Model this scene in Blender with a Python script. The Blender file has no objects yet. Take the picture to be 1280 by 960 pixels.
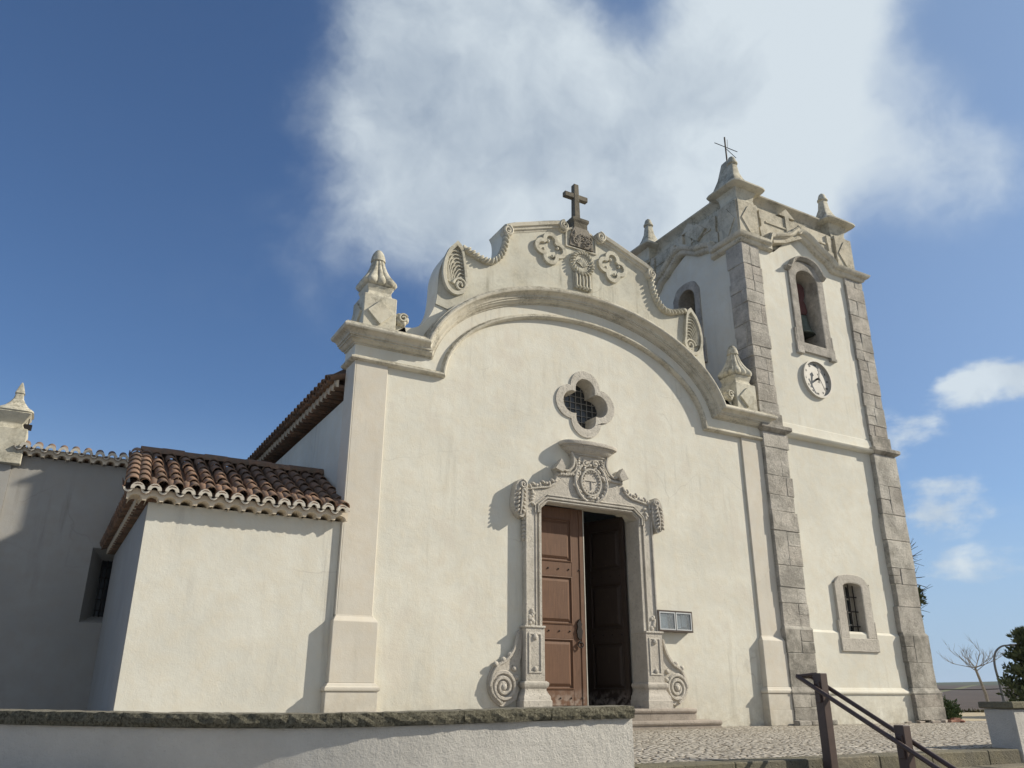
import bpy, bmesh, math, random
from mathutils import Vector, Matrix
from mathutils.geometry import tessellate_polygon
random.seed(7)
S = bpy.context.scene
COL = S.collection
PI = math.pi

# ---------------------------------------------------------------- camera, sky, sun, exposure
cam = bpy.data.cameras.new('camera'); cam.lens = 1005.6 / 1280 * 36; cam.sensor_width = 36
cam.clip_start = 0.1; cam.clip_end = 8000
cam_ob = bpy.data.objects.new('camera', cam); COL.objects.link(cam_ob); S.camera = cam_ob
_r = Vector((0.87152927, -0.49032919, 0.00374413)); _u = Vector((-0.17879524, -0.31066873, 0.93355086)); _f = Vector((0.45658405, 0.81428633, 0.35842542))
m3 = Matrix((_r, _u, -_f)).transposed()
CAM = Vector((-9.7615, -14.0752, 0.654))
cam_ob.matrix_world = Matrix.Translation(CAM) @ m3.to_4x4()

SUN = Vector((2.2, -1.0, 1.43)).normalized()
sun_el = math.asin(SUN.z); sun_az = math.atan2(SUN.x, SUN.y)
sl = bpy.data.lights.new('sun', 'SUN'); sl.energy = 5.0; sl.angle = math.radians(0.53); sl.color = (1.0, 0.915, 0.765)
so = bpy.data.objects.new('sun', sl); COL.objects.link(so); so.rotation_euler = SUN.to_track_quat('Z', 'Y').to_euler(); so.location = (20, -20, 25)

S.view_settings.view_transform = 'Standard'; S.view_settings.look = 'None'
S.view_settings.exposure = 0.16; S.view_settings.gamma = 1; S.view_settings.use_curve_mapping = False
S.render.resolution_x = 1024; S.render.resolution_y = 768

world = bpy.data.worlds.new('World'); S.world = world; world.use_nodes = True
def build_world():
    nt = world.node_tree; N = nt.nodes; L = nt.links; N.clear()
    def nd(t, **k):
        n = N.new(t)
        for a, b in k.items(): setattr(n, a, b)
        return n
    def mth(op, a, b=None, c=None, clamp=False):
        n = nd('ShaderNodeMath', operation=op, use_clamp=clamp)
        for i, v in enumerate((a, b, c)):
            if v is None: continue
            if isinstance(v, (int, float)): n.inputs[i].default_value = v
            else: L.new(v, n.inputs[i])
        return n.outputs[0]
    out = nd('ShaderNodeOutputWorld'); bg = nd('ShaderNodeBackground')
    sky = nd('ShaderNodeTexSky', sky_type='NISHITA', sun_disc=False, sun_elevation=sun_el, sun_rotation=sun_az,
             altitude=200.0, air_density=1.0, dust_density=0.55, ozone_density=2.2)
    tc = nd('ShaderNodeTexCoord'); D = tc.outputs['Generated']
    # high cloud banks: soft round fields of vapour, each at its own direction of the sky
    blobs = [((.222,.696,.683), 7, .45), ((.306,.702,.643), 9, .85), ((.355,.637,.684), 9, .9), ((.386,.691,.610), 8, .85), ((.455,.623,.636), 8, .95),
             ((.482,.665,.571), 8, .8), ((.550,.582,.599), 8, .95), ((.532,.511,.675), 5, .8), ((.584,.468,.664), 6, .95), ((.621,.514,.592), 7, 1.15),
             ((.645,.445,.620), 5.5, .55), ((.664,.515,.543), 4.0, .6), ((.595,.599,.536), 7, .8), ((.351,.747,.564), 6.5, .5),
             ((.218,.860,.462), 5, .2), ((.440,.550,.710), 4.5, -1.4), ((.497,.538,.681), 3.4, -.9), ((.72,.40,.58), 6, -.5), ((.755,.404,.517), 4.2, .55), ((.762,.350,.545), 4.5, .5), ((.736,.405,.542), 3.6, .3)]
    low = [((.825,.477,.303), 2.3, 1.0), ((.842,.442,.308), 2.8, 1.15), ((.862,.41,.302), 2.4, .9), ((.812,.525,.254), 2.0, .75), ((.801,.533,.273), 2.0, .7), ((.831,.522,.193), 2.0, .8),
           ((.815,.540,.205), 1.9, .75), ((.848,.499,.182), 1.9, .7), ((.846,.517,.130), 2.8, .75), ((.863,.476,.171), 2.0, .35), ((.870,.480,.110), 3, .4)]
    def field(lst, sq):
        acc = None
        if sq != 1:
            mp = nd('ShaderNodeVectorMath', operation='MULTIPLY'); L.new(wv, mp.inputs[0]); mp.inputs[1].default_value = (1, 1, sq); src = mp.outputs[0]
        else: src = wv
        for c, deg, w in lst:
            ds = nd('ShaderNodeVectorMath', operation='DISTANCE'); L.new(src, ds.inputs[0]); ds.inputs[1].default_value = (c[0], c[1], c[2] * sq)
            mr = nd('ShaderNodeMapRange', interpolation_type='SMOOTHERSTEP'); L.new(ds.outputs['Value'], mr.inputs[0])
            mr.inputs[1].default_value = 0; mr.inputs[2].default_value = math.radians(deg) * 1.9; mr.inputs[3].default_value = w; mr.inputs[4].default_value = 0
            acc = mr.outputs[0] if acc is None else mth('ADD', acc, mr.outputs[0])
        return acc
    # warp the direction a little so that no field keeps a round edge
    wn = nd('ShaderNodeTexNoise'); wn.inputs['Scale'].default_value = 5; wn.inputs['Detail'].default_value = 5; L.new(D, wn.inputs['Vector'])
    w1 = nd('ShaderNodeVectorMath', operation='SUBTRACT'); L.new(wn.outputs['Color'], w1.inputs[0]); w1.inputs[1].default_value = (.5, .5, .5)
    w2 = nd('ShaderNodeVectorMath', operation='MULTIPLY_ADD'); L.new(w1.outputs[0], w2.inputs[0]); w2.inputs[1].default_value = (.16, .16, .12); L.new(D, w2.inputs[2])
    wv = w2.outputs[0]
    A = field(blobs, 1)
    n1 = nd('ShaderNodeTexNoise'); n1.inputs['Scale'].default_value = 5.2; n1.inputs['Detail'].default_value = 12; n1.inputs['Roughness'].default_value = .56; L.new(wv, n1.inputs['Vector'])
    n2 = nd('ShaderNodeTexNoise'); n2.inputs['Scale'].default_value = 13; n2.inputs['Detail'].default_value = 10; n2.inputs['Roughness'].default_value = .6; L.new(wv, n2.inputs['Vector'])
    na = mth('SUBTRACT', n1.outputs[0], .5); nb = mth('SUBTRACT', n2.outputs[0], .5)
    d = mth('MULTIPLY_ADD', na, 1.9, mth('SUBTRACT', A, .46))
    d = mth('MULTIPLY_ADD', nb, .75, d)
    mr = nd('ShaderNodeMapRange', interpolation_type='SMOOTHSTEP'); L.new(d, mr.inputs[0]); mr.inputs[1].default_value = -.42; mr.inputs[2].default_value = 1.1; mr.inputs[3].default_value = 0; mr.inputs[4].default_value = .93
    B = field(low, 1.9)
    mps = nd('ShaderNodeVectorMath', operation='MULTIPLY'); L.new(D, mps.inputs[0]); mps.inputs[1].default_value = (1, 1, 2.4)
    n3 = nd('ShaderNodeTexNoise'); n3.inputs['Scale'].default_value = 15; n3.inputs['Detail'].default_value = 10; n3.inputs['Roughness'].default_value = .58; L.new(mps.outputs[0], n3.inputs['Vector'])
    e = mth('MULTIPLY_ADD', nb, 2.0, mth('MULTIPLY_ADD', mth('SUBTRACT', n3.outputs[0], .5), 3.6, mth('SUBTRACT', B, .66)))
    mr2 = nd('ShaderNodeMapRange', interpolation_type='SMOOTHSTEP'); L.new(e, mr2.inputs[0]); mr2.inputs[1].default_value = -.3; mr2.inputs[2].default_value = 1.2; mr2.inputs[3].default_value = 0; mr2.inputs[4].default_value = .9
    g2 = nd('ShaderNodeMapRange', interpolation_type='SMOOTHSTEP'); L.new(B, g2.inputs[0]); g2.inputs[1].default_value = .08; g2.inputs[2].default_value = .5
    g1 = nd('ShaderNodeMapRange', interpolation_type='SMOOTHSTEP'); L.new(A, g1.inputs[0]); g1.inputs[1].default_value = -.05; g1.inputs[2].default_value = .55
    fac = mth('MAXIMUM', mth('MULTIPLY', mr.outputs[0], g1.outputs[0]), mth('MULTIPLY', mr2.outputs[0], g2.outputs[0]), clamp=True)
    # thin veil that pales the sky towards the sun and near the horizon
    dv = nd('ShaderNodeVectorMath', operation='DOT_PRODUCT'); L.new(D, dv.inputs[0]); dv.inputs[1].default_value = tuple(SUN)
    v1 = nd('ShaderNodeMapRange', interpolation_type='SMOOTHSTEP'); L.new(dv.outputs['Value'], v1.inputs[0]); v1.inputs[1].default_value = .15; v1.inputs[2].default_value = .95; v1.inputs[3].default_value = 0; v1.inputs[4].default_value = .5
    sp = nd('ShaderNodeSeparateXYZ'); L.new(D, sp.inputs[0])
    v2 = nd('ShaderNodeMapRange', interpolation_type='SMOOTHSTEP'); L.new(sp.outputs[2], v2.inputs[0]); v2.inputs[1].default_value = .34; v2.inputs[2].default_value = .0; v2.inputs[3].default_value = 0; v2.inputs[4].default_value = .85
    veil = mth('MAXIMUM', v1.outputs[0], v2.outputs[0])
    sk2 = nd('ShaderNodeMix', data_type='RGBA'); L.new(veil, sk2.inputs['Factor']); tn = nd('ShaderNodeMix', data_type='RGBA', blend_type='MULTIPLY'); tn.inputs['Factor'].default_value = 1; L.new(sky.outputs[0], tn.inputs['A']); tn.inputs['B'].default_value = (1.24, 1.50, 1.82, 1)
    L.new(tn.outputs['Result'], sk2.inputs['A']); sk2.inputs['B'].default_value = (5.9, 8.1, 11.2, 1)
    # pale cloud added to the unseen southern sky, to neutralise the fill light
    vs = nd('ShaderNodeMapRange', interpolation_type='SMOOTHSTEP'); L.new(sp.outputs[1], vs.inputs[0]); vs.inputs[1].default_value = .05; vs.inputs[2].default_value = -.45; vs.inputs[3].default_value = 0; vs.inputs[4].default_value = .8
    sk3 = nd('ShaderNodeMix', data_type='RGBA'); L.new(mth('MULTIPLY', vs.outputs[0], mth('MULTIPLY_ADD', n1.outputs[0], 1.4, .2, clamp=True)), sk3.inputs['Factor']); L.new(sk2.outputs['Result'], sk3.inputs['A']); sk3.inputs['B'].default_value = (6.6, 7.0, 7.4, 1)
    # whiter where the bank is thick towards the sun, greyer away from it
    dt = nd('ShaderNodeVectorMath', operation='DOT_PRODUCT'); L.new(D, dt.inputs[0]); dt.inputs[1].default_value = tuple(SUN)
    br = nd('ShaderNodeMapRange'); L.new(dt.outputs['Value'], br.inputs[0]); br.inputs[1].default_value = -.25; br.inputs[2].default_value = .62; br.inputs[3].default_value = 0; br.inputs[4].default_value = 1
    b2 = mth('MULTIPLY_ADD', na, 2.4, mth('MULTIPLY_ADD', nb, 1.0, mth('SUBTRACT', br.outputs[0], .08)), clamp=True)
    cc = nd('ShaderNodeMix', data_type='RGBA'); L.new(b2, cc.inputs['Factor'])
    cc.inputs['A'].default_value = (5.8, 7.0, 8.5, 1); cc.inputs['B'].default_value = (11.0, 12.2, 13.0, 1)
    mx = nd('ShaderNodeMix', data_type='RGBA'); L.new(fac, mx.inputs['Factor']); L.new(sk3.outputs['Result'], mx.inputs['A']); L.new(cc.outputs['Result'], mx.inputs['B'])
    L.new(mx.outputs['Result'], bg.inputs['Color']); bg.inputs['Strength'].default_value = 0.057
    L.new(bg.outputs[0], out.inputs[0])
build_world()

# ---------------------------------------------------------------- mesh and material helpers
class MB:
    def __init__(s, M=None): s.v = []; s.f = []; s.r = []; s.M = M
    def add(s, vs, fs, r=None):
        o = len(s.v); r = random.random() if r is None else r
        for p in vs:
            p = Vector(p); s.v.append(s.M @ p if s.M else p)
        for f in fs: s.f.append([o + i for i in f]); s.r.append(r)
        return s
    def box(s, x0, x1, y0, y1, z0, z1, r=None):
        return s.add([(x, y, z) for x in (x0, x1) for y in (y0, y1) for z in (z0, z1)],
                     [(0, 1, 3, 2), (4, 6, 7, 5), (0, 4, 5, 1), (2, 3, 7, 6), (0, 2, 6, 4), (1, 5, 7, 3)], r)
    def block(s, x0, x1, y0, y1, z0, z1, j=.01, r=None):   # a dressed stone with slightly uneven corners
        g = lambda: random.uniform(-j, j)
        return s.add([(x + g(), y + g(), z + g()) for x in (x0, x1) for y in (y0, y1) for z in (z0, z1)],
                     [(0, 1, 3, 2), (4, 6, 7, 5), (0, 4, 5, 1), (2, 3, 7, 6), (0, 2, 6, 4), (1, 5, 7, 3)], r)
    def prism(s, poly, y0, y1, holes=(), r=None, axis='y'):
        loops = [list(poly)] + [list(h) for h in holes]
        flat = [p for l in loops for p in l]; n = len(flat)
        tri = tessellate_polygon([[Vector((p[0], p[1], 0)) for p in l] for l in loops])
        mk = (lambda p, d: (p[0], d, p[1])) if axis == 'y' else (lambda p, d: (p[0], p[1], d))
        vs = [mk(p, y0) for p in flat] + [mk(p, y1) for p in flat]
        fs = [tuple(t) for t in tri] + [tuple(n + i for i in reversed(t)) for t in tri]
        k = 0
        for l in loops:
            for i in range(len(l)):
                a = k + i; b = k + (i + 1) % len(l); fs.append((a, b, n + b, n + a))
            k += len(l)
        return s.add(vs, fs, r)
    def loft(s, rings, caps=True, closed=True, r=None):
        n = len(rings[0]); vs = [p for g in rings for p in g]; fs = []
        for k in range(len(rings) - 1):
            for i in range(n if closed else n - 1):
                j = (i + 1) % n; fs.append((k * n + i, k * n + j, (k + 1) * n + j, (k + 1) * n + i))
        if caps: fs.append(tuple(range(n))); fs.append(tuple(len(vs) - n + i for i in reversed(range(n))))
        return s.add(vs, fs, r)
    def tube(s, path, rad, n=6, r=None, closed=False):
        path = [Vector(p) for p in path]; m = len(path)
        rr = rad if isinstance(rad, (list, tuple)) else [rad] * m
        rings = []; prev = None
        for i, p in enumerate(path):
            t = (path[min(i + 1, m - 1)] - path[max(i - 1, 0)])
            if t.length < 1e-9: t = Vector((0, 0, 1))
            t.normalize()
            if prev is None:
                a = Vector((0, 0, 1)) if abs(t.z) < .9 else Vector((0, 1, 0)); prev = t.cross(a).normalized()
            prev = (prev - t * prev.dot(t)).normalized(); b = t.cross(prev)
            rings.append([p + (prev * math.cos(2 * PI * k / n) + b * math.sin(2 * PI * k / n)) * rr[i] for k in range(n)])
        return s.loft(rings, True, True, r)
    def lathe(s, c, prof, n=24, mod=None, r=None, caps=True):
        rings = []
        for (rad, z) in prof:
            ring = []
            for k in range(n):
                t = 2 * PI * k / n; q = rad * (mod(t, z) if mod else 1)
                ring.append((c[0] + q * math.cos(t), c[1] + q * math.sin(t), c[2] + z))
            rings.append(ring)
        return s.loft(rings, caps, True, r)
    def ell(s, c, rad, R=None, n=8, m=6, r=None):
        c = Vector(c); vs = []; R = R or Matrix.Identity(3)
        for i in range(1, m):
            ph = PI * i / m
            for k in range(n):
                t = 2 * PI * k / n
                vs.append(c + R @ Vector((rad[0] * math.sin(ph) * math.cos(t), rad[1] * math.sin(ph) * math.sin(t), rad[2] * math.cos(ph))))
        top = len(vs); vs.append(c + R @ Vector((0, 0, rad[2]))); vs.append(c - R @ Vector((0, 0, rad[2])))
        fs = []
        for i in range(m - 2):
            for k in range(n):
                j = (k + 1) % n; fs.append((i * n + k, (i + 1) * n + k, (i + 1) * n + j, i * n + j))
        for k in range(n):
            j = (k + 1) % n; fs.append((top, k, j)); fs.append((top + 1, (m - 2) * n + j, (m - 2) * n + k))
        return s.add(vs, fs, r)
    def sweep(s, path, prof, closed=False, r=None):     # path: (point, out, up); prof: (u along up, p along out)
        rings = []
        for P, o, u in path:
            P = Vector(P); o = Vector(o); u = Vector(u)
            rings.append([P + u * a + o * b for a, b in prof])
        if closed: rings.append(rings[0])
        return s.loft(rings, not closed, True, r)
    def build(s, name, mat, parent=None, root=None, smooth=None, bevel=0, seg=1, loc=None):
        me = bpy.data.meshes.new(name)
        base = Vector(loc) if loc is not None else (root.location if root is not None else (root_of(parent).location if parent else Vector((0, 0, 0))))
        bm = bmesh.new(); lay = bm.faces.layers.float.new('rnd')
        vs = [bm.verts.new(p - base) for p in s.v]
        for f, r in zip(s.f, s.r):
            if len(set(f)) < 3: continue
            try: q = bm.faces.new([vs[i] for i in f]); q[lay] = r
            except ValueError: pass
        bmesh.ops.remove_doubles(bm, verts=bm.verts, dist=1e-5) if smooth == 'weld' else None
        bmesh.ops.recalc_face_normals(bm, faces=bm.faces)
        if bevel:
            bmesh.ops.dissolve_limit(bm, angle_limit=.01, verts=bm.verts, edges=bm.edges)
            ed = [e for e in bm.edges if len(e.link_faces) == 2 and e.calc_face_angle(0) > .5]
            bmesh.ops.bevel(bm, geom=ed, offset=bevel, segments=seg, profile=.6, affect='EDGES', clamp_overlap=True)
        bm.to_mesh(me); bm.free()
        if smooth:
            me.shade_smooth(); me.set_sharp_from_angle(angle=math.radians(40 if smooth is True or smooth == 'weld' else smooth))
        me.materials.append(mat)
        o = bpy.data.objects.new(name, me); COL.objects.link(o)
        if parent: o.parent = parent
        elif loc is not None: o.location = loc
        return o
def root_of(o):
    while o.parent: o = o.parent
    return o
def tag(o, label=None, cat=None, group=None, kind=None):
    if label: o['label'] = label
    if cat: o['category'] = cat
    if group: o['group'] = group
    if kind: o['kind'] = kind
    return o
def thing(name, loc, label, cat, group=None):
    o = bpy.data.objects.new(name, None); COL.objects.link(o); o.location = loc; o.empty_display_size = .3
    return tag(o, label, cat, group)

class NT:
    def __init__(s, name):
        s.m = bpy.data.materials.new(name); s.m.use_nodes = True; s.t = s.m.node_tree; s.N = s.t.nodes; s.L = s.t.links; s.N.clear()
        s.out = s.N.new('ShaderNodeOutputMaterial'); s.b = s.N.new('ShaderNodeBsdfPrincipled'); s.L.new(s.b.outputs[0], s.out.inputs[0])
        g = s.N.new('ShaderNodeNewGeometry'); s.pos = g.outputs['Position']; s.nor = g.outputs['Normal']
    def vscale(s, v):
        n = s.N.new('ShaderNodeVectorMath'); n.operation = 'MULTIPLY'; s.L.new(s.pos, n.inputs[0]); n.inputs[1].default_value = v; return n.outputs[0]
    def noise(s, scale, det=4, rough=.55, vec=None):
        n = s.N.new('ShaderNodeTexNoise'); n.inputs['Scale'].default_value = scale; n.inputs['Detail'].default_value = det; n.inputs['Roughness'].default_value = rough
        s.L.new(vec if vec is not None else s.pos, n.inputs['Vector']); return n.outputs[0]
    def voro(s, scale, feat='F1', vec=None, out='Distance', rnd=1):
        n = s.N.new('ShaderNodeTexVoronoi'); n.feature = feat; n.inputs['Scale'].default_value = scale; n.inputs['Randomness'].default_value = rnd
        s.L.new(vec if vec is not None else s.pos, n.inputs['Vector']); return n.outputs[out]
    def ramp(s, f, a, b, c=0., d=1.):
        n = s.N.new('ShaderNodeMapRange'); s.L.new(f, n.inputs[0]); n.inputs[1].default_value = a; n.inputs[2].default_value = b; n.inputs[3].default_value = c; n.inputs[4].default_value = d
        return n.outputs[0]
    def math(s, op, a, b):
        n = s.N.new('ShaderNodeMath'); n.operation = op
        for i, v in enumerate((a, b)):
            if isinstance(v, (int, float)): n.inputs[i].default_value = v
            else: s.L.new(v, n.inputs[i])
        return n.outputs[0]
    def mix(s, f, a, b, mode='MIX'):
        n = s.N.new('ShaderNodeMix'); n.data_type = 'RGBA'; n.blend_type = mode
        for k, v in (('Factor', f), ('A', a), ('B', b)):
            if isinstance(v, (int, float)): n.inputs[k].default_value = v
            elif isinstance(v, tuple): n.inputs[k].default_value = (*v, 1)
            else: s.L.new(v, n.inputs[k])
        return n.outputs['Result']
    def attr(s, name='rnd'):
        n = s.N.new('ShaderNodeAttribute'); n.attribute_name = name; return n.outputs['Fac']
    def upz(s):
        n = s.N.new('ShaderNodeSeparateXYZ'); s.L.new(s.nor, n.inputs[0]); return n.outputs[2]
    def posz(s):
        n = s.N.new('ShaderNodeSeparateXYZ'); s.L.new(s.pos, n.inputs[0]); return n.outputs[2]
    def done(s, col, rough=.85, bump=None, bs=.3, bd=.02, metal=0, spec=.3):
        if isinstance(col, tuple): s.b.inputs['Base Color'].default_value = (*col, 1)
        else: s.L.new(col, s.b.inputs['Base Color'])
        if isinstance(rough, float): s.b.inputs['Roughness'].default_value = rough
        else: s.L.new(rough, s.b.inputs['Roughness'])
        s.b.inputs['Metallic'].default_value = metal; s.b.inputs['Specular IOR Level'].default_value = spec
        if bump is not None:
            n = s.N.new('ShaderNodeBump'); n.inputs['Strength'].default_value = bs; n.inputs['Distance'].default_value = bd
            s.L.new(bump, n.inputs['Height']); s.L.new(n.outputs[0], s.b.inputs['Normal'])
        return s.m

def plaster(name, tone, dirt=(.33, .31, .26), amount=.5, streak=.5, bs=.35, lichen=0., bd=.02, patch=None, seed=0., base=False):
    t = NT(name)
    off = t.N.new('ShaderNodeVectorMath'); off.operation = 'ADD'; t.L.new(t.pos, off.inputs[0]); off.inputs[1].default_value = (seed, seed * .7, 0); t.pos = off.outputs[0]
    big = t.noise(.7, 5, .6); med = t.noise(3.5, 6, .65); fine = t.noise(38, 5, .7)
    c = t.mix(t.ramp(big, .35, .7, 0, .8), tone, tuple(x * .80 for x in tone))
    c = t.mix(t.ramp(med, .42, .70, 0, .55), c, tuple(b * k for b, k in zip(tone, (.92, .86, .78))))
    st = t.noise(1.0, 6, .65, t.vscale((5, 5, .35))); st2 = t.noise(.5, 3)
    m = t.math('MULTIPLY', t.ramp(st, .54, .8), t.ramp(st2, .42, .62))
    c = t.mix(t.math('MULTIPLY', m, streak), c, dirt)
    sp = t.voro(2.2, 'F1'); sn = t.noise(9, 3)
    c = t.mix(t.math('MULTIPLY', t.math('MULTIPLY', t.ramp(sp, .035, .0), t.ramp(sn, .5, .6)), .7), c, (.12, .11, .10))
    hair = t.voro(.55, 'DISTANCE_TO_EDGE', t.mix(.22, t.pos, t.noise_col(2.2)))
    c = t.mix(t.math('MULTIPLY', t.math('MULTIPLY', t.ramp(hair, .006, 0), t.ramp(st2, .5, .62)), .32 * amount), c, dirt)
    if patch:
        c = t.mix(t.math('MULTIPLY', t.ramp(t.noise(1.3, 4), .56, .64), .5), c, patch)
    if base:   # splash-back grime and damp along the foot of the wall, and drips with an end of their own
        g = t.math('MULTIPLY', t.ramp(t.posz(), .95, .05), t.ramp(t.noise(4.5, 7, .75), .36, .62))
        c = t.mix(t.math('MULTIPLY', g, .6), c, (.36, .33, .26))
        sc = t.math('MULTIPLY', t.ramp(t.noise(1, 7, .7, t.vscale((13, 13, .8))), .60, .74), t.ramp(t.noise(.9, 4), .48, .62))
        c = t.mix(t.math('MULTIPLY', sc, .30), c, (.38, .36, .29))
    if lichen:
        up = t.ramp(t.upz(), -.25, .55)
        ln = t.ramp(t.math('ADD', t.noise(11, 8, .8), t.math('MULTIPLY', t.noise(1.1, 3), .55)), .70, .90)
        c = t.mix(t.math('MULTIPLY', t.math('MULTIPLY', up, ln), .9 * lichen), c, (.085, .08, .055))
        ln2 = t.math('MULTIPLY', t.ramp(t.noise(2.2, 8, .75), .46, .62), t.ramp(t.noise(19, 7, .75), .40, .60))
        c = t.mix(t.math('MULTIPLY', ln2, .8 * lichen), c, (.17, .155, .115))
    h = t.math('ADD', t.math('MULTIPLY', med, .9), t.math('MULTIPLY', fine, .35))
    return t.done(c, .9, h, bs, bd, spec=.2)
def _nc(s, scale):
    n = s.N.new('ShaderNodeTexNoise'); n.inputs['Scale'].default_value = scale; s.L.new(s.pos, n.inputs['Vector']); return n.outputs['Color']
NT.noise_col = _nc
def stone(name, a, b, pit=(.10, .09, .075), rnd=.5, bs=.6, dark=.0, bd=.03, joint=False):
    t = NT(name)
    n1 = t.noise(2.3, 6, .65); n2 = t.noise(14, 7, .72); n3 = t.noise(60, 4, .7)
    c = t.mix(t.ramp(n1, .35, .65), a, b)
    c = t.mix(t.math('MULTIPLY', t.attr(), rnd), c, tuple(x * k for x, k in zip(a, (.60, .58, .58))))
    w5 = t.math('FRACT', t.math('MULTIPLY', t.attr(), 7.3), 0.)
    c = t.mix(t.math('MULTIPLY', t.ramp(w5, .6, 1.), rnd * .55), c, (.50, .43, .36))
    c = t.mix(t.ramp(n2, .52, .75, 0, .55), c, tuple(x * .55 for x in b))
    pits = t.math('MULTIPLY', t.ramp(t.voro(26, 'F1', t.mix(.05, t.pos, t.noise_col(9))), .28, .1), t.ramp(t.noise(5, 4), .48, .6))
    c = t.mix(t.math('MULTIPLY', pits, .65), c, pit)
    if dark: c = t.mix(t.math('MULTIPLY', t.ramp(t.noise(1.7, 7, .75), .42, .6), dark), c, (.12, .115, .10))
    h = t.math('SUBTRACT', t.math('ADD', t.math('MULTIPLY', n2, 1.), t.math('MULTIPLY', n3, .3)), t.math('MULTIPLY', pits, .5))
    return t.done(c, .92, h, bs, bd, spec=.2)
def flat(name, col, rough=.6, metal=0., var=.25, sc=8, bs=.15, spec=.4):
    t = NT(name); n = t.noise(sc, 5, .65)
    c = t.mix(t.ramp(n, .3, .75, 0, var * 2), col, tuple(x * .5 for x in col))
    return t.done(c, rough, n, bs, .01, metal, spec)

M = {}
M['wall'] = plaster('facade_whitewash', (.71, .695, .615), amount=1., streak=.7, bs=.55, patch=(.62, .58, .50), base=True)
M['wall_side'] = plaster('side_whitewash', (.70, .69, .62), dirt=(.30, .29, .27), amount=.8, streak=.75, bs=.4, seed=5)
M['tower_wall'] = plaster('tower_whitewash', (.71, .695, .615), dirt=(.36, .33, .27), streak=.6, bs=.5, seed=13, base=True)
M['wing'] = plaster('shade_darkened_whitewash', (.37, .365, .35), dirt=(.22, .21, .19), amount=1., streak=.8, bs=.4, seed=15)  # whitewash darkened: shade put into the base colour, grime in the streaks
M['shade_block'] = M['wall_side']
M['pil'] = plaster('pilaster_limewash', (.645, .61, .535), streak=.45, amount=.8, base=True, bs=.35, seed=3)
M['corn'] = plaster('cornice_limewash', (.63, .60, .51), dirt=(.22, .20, .15), streak=.6, lichen=.9, seed=9)
M['ped'] = plaster('pediment_limewash', (.62, .605, .52), dirt=(.20, .185, .14), streak=1.0, amount=1., lichen=.35, seed=21)
M['orn'] = plaster('weathered_ornament', (.62, .595, .50), dirt=(.2, .18, .14), streak=.6, lichen=.8, bs=.5, seed=2)
M['parapet'] = plaster('weathered_parapet', (.60, .56, .46), dirt=(.16, .145, .11), streak=1.0, lichen=1., bs=.5, seed=31)
M['portal'] = stone('portal_limestone', (.62, .585, .52), (.49, .46, .40), rnd=.3, bs=.9, bd=.03)
M['quoin'] = stone('quoin_limestone', (.64, .61, .55), (.52, .49, .43), rnd=.65, bs=1., dark=.5, bd=.04)
M['qdark'] = stone('base_quoin_limestone', (.52, .495, .44), (.41, .385, .335), rnd=.7, bs=.8, dark=.75)
M['step'] = stone('step_limestone', (.50, .44, .38), (.38, .33, .28), rnd=.3, bs=.6, dark=.3)
M['cross'] = stone('lichened_cross_stone', (.20, .18, .14), (.11, .10, .08), rnd=.2, bs=.7)
M['relief'] = stone('grey_relief_stone', (.34, .31, .26), (.22, .20, .17), rnd=.3, bs=.7)
M['iron'] = flat('dark_iron', (.035, .03, .028), .6, .6)
M['rail'] = flat('brown_painted_steel', (.085, .055, .045), .45, 0., .3, 12, .1, .5)
M['void'] = flat('unlit_black_interior', (.03, .028, .025), .95)  # near-black colour stands in for the dark of closed interiors
M['inner'] = flat('belfry_inner_plaster', (.52, .45, .36), .9, 0, .3, 3)
M['glass'] = flat('dark_leaded_glass', (.03, .035, .04), .12, 0, .2, 3, .02, .6)
M['lead'] = flat('window_lead', (.30, .29, .27), .6)
M['frame_white'] = flat('weathered_white_frame', (.55, .53, .46), .6)
M['bell'] = flat('green_bronze', (.10, .125, .105), .5, .5, .4, 9)
M['yoke'] = flat('faded_red_yoke', (.13, .055, .05), .8, 0, .4, 6)
M['dial'] = flat('clock_dial_stone', (.40, .385, .35), .5, 0, .06)
M['rim'] = flat('clock_rim_plaster', (.50, .475, .42), .6, 0, .1)
M['black'] = flat('black_paint', (.02, .02, .022), .5)
M['alu'] = flat('aluminium_frame', (.62, .62, .6), .35, .6, .1)
M['bronze_case'] = flat('dark_bronze_case', (.10, .075, .06), .45, .3)
M['paper'] = flat('notice_paper', (.62, .68, .72), .7, 0, .12, 10)
def _glass():
    t = NT('pane_glass'); t.b.inputs['Transmission Weight'].default_value = .85; t.b.inputs['IOR'].default_value = 1.45
    return t.done((.85, .9, .92), .04, spec=.5)
M['pane'] = _glass()
def _door(name, a, b):
    t = NT(name); g = t.noise(1, 6, .6, t.vscale((60, 60, 2.2))); n = t.noise(4, 5, .65)
    c = t.mix(t.ramp(g, .35, .7), a, b); c = t.mix(t.ramp(n, .5, .75, 0, .55), c, tuple(x * .6 for x in a))
    lowz = t.math('MULTIPLY', t.ramp(t.posz(), .75, .45), t.ramp(t.noise(9, 5), .4, .6))
    c = t.mix(lowz, c, (.30, .25, .21))
    c = t.mix(t.ramp(t.noise(1, 6, .7, t.vscale((30, 30, 3))), .66, .74, 0, .5), c, (.38, .25, .17))
    return t.done(c, .62, g, .25, .01, spec=.3)
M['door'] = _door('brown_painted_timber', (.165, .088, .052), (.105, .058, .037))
M['door_in'] = _door('shaded_door_timber', (.045, .030, .022), (.035, .024, .018))  # darker copy of the door brown, with the interior shade in its colour
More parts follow.
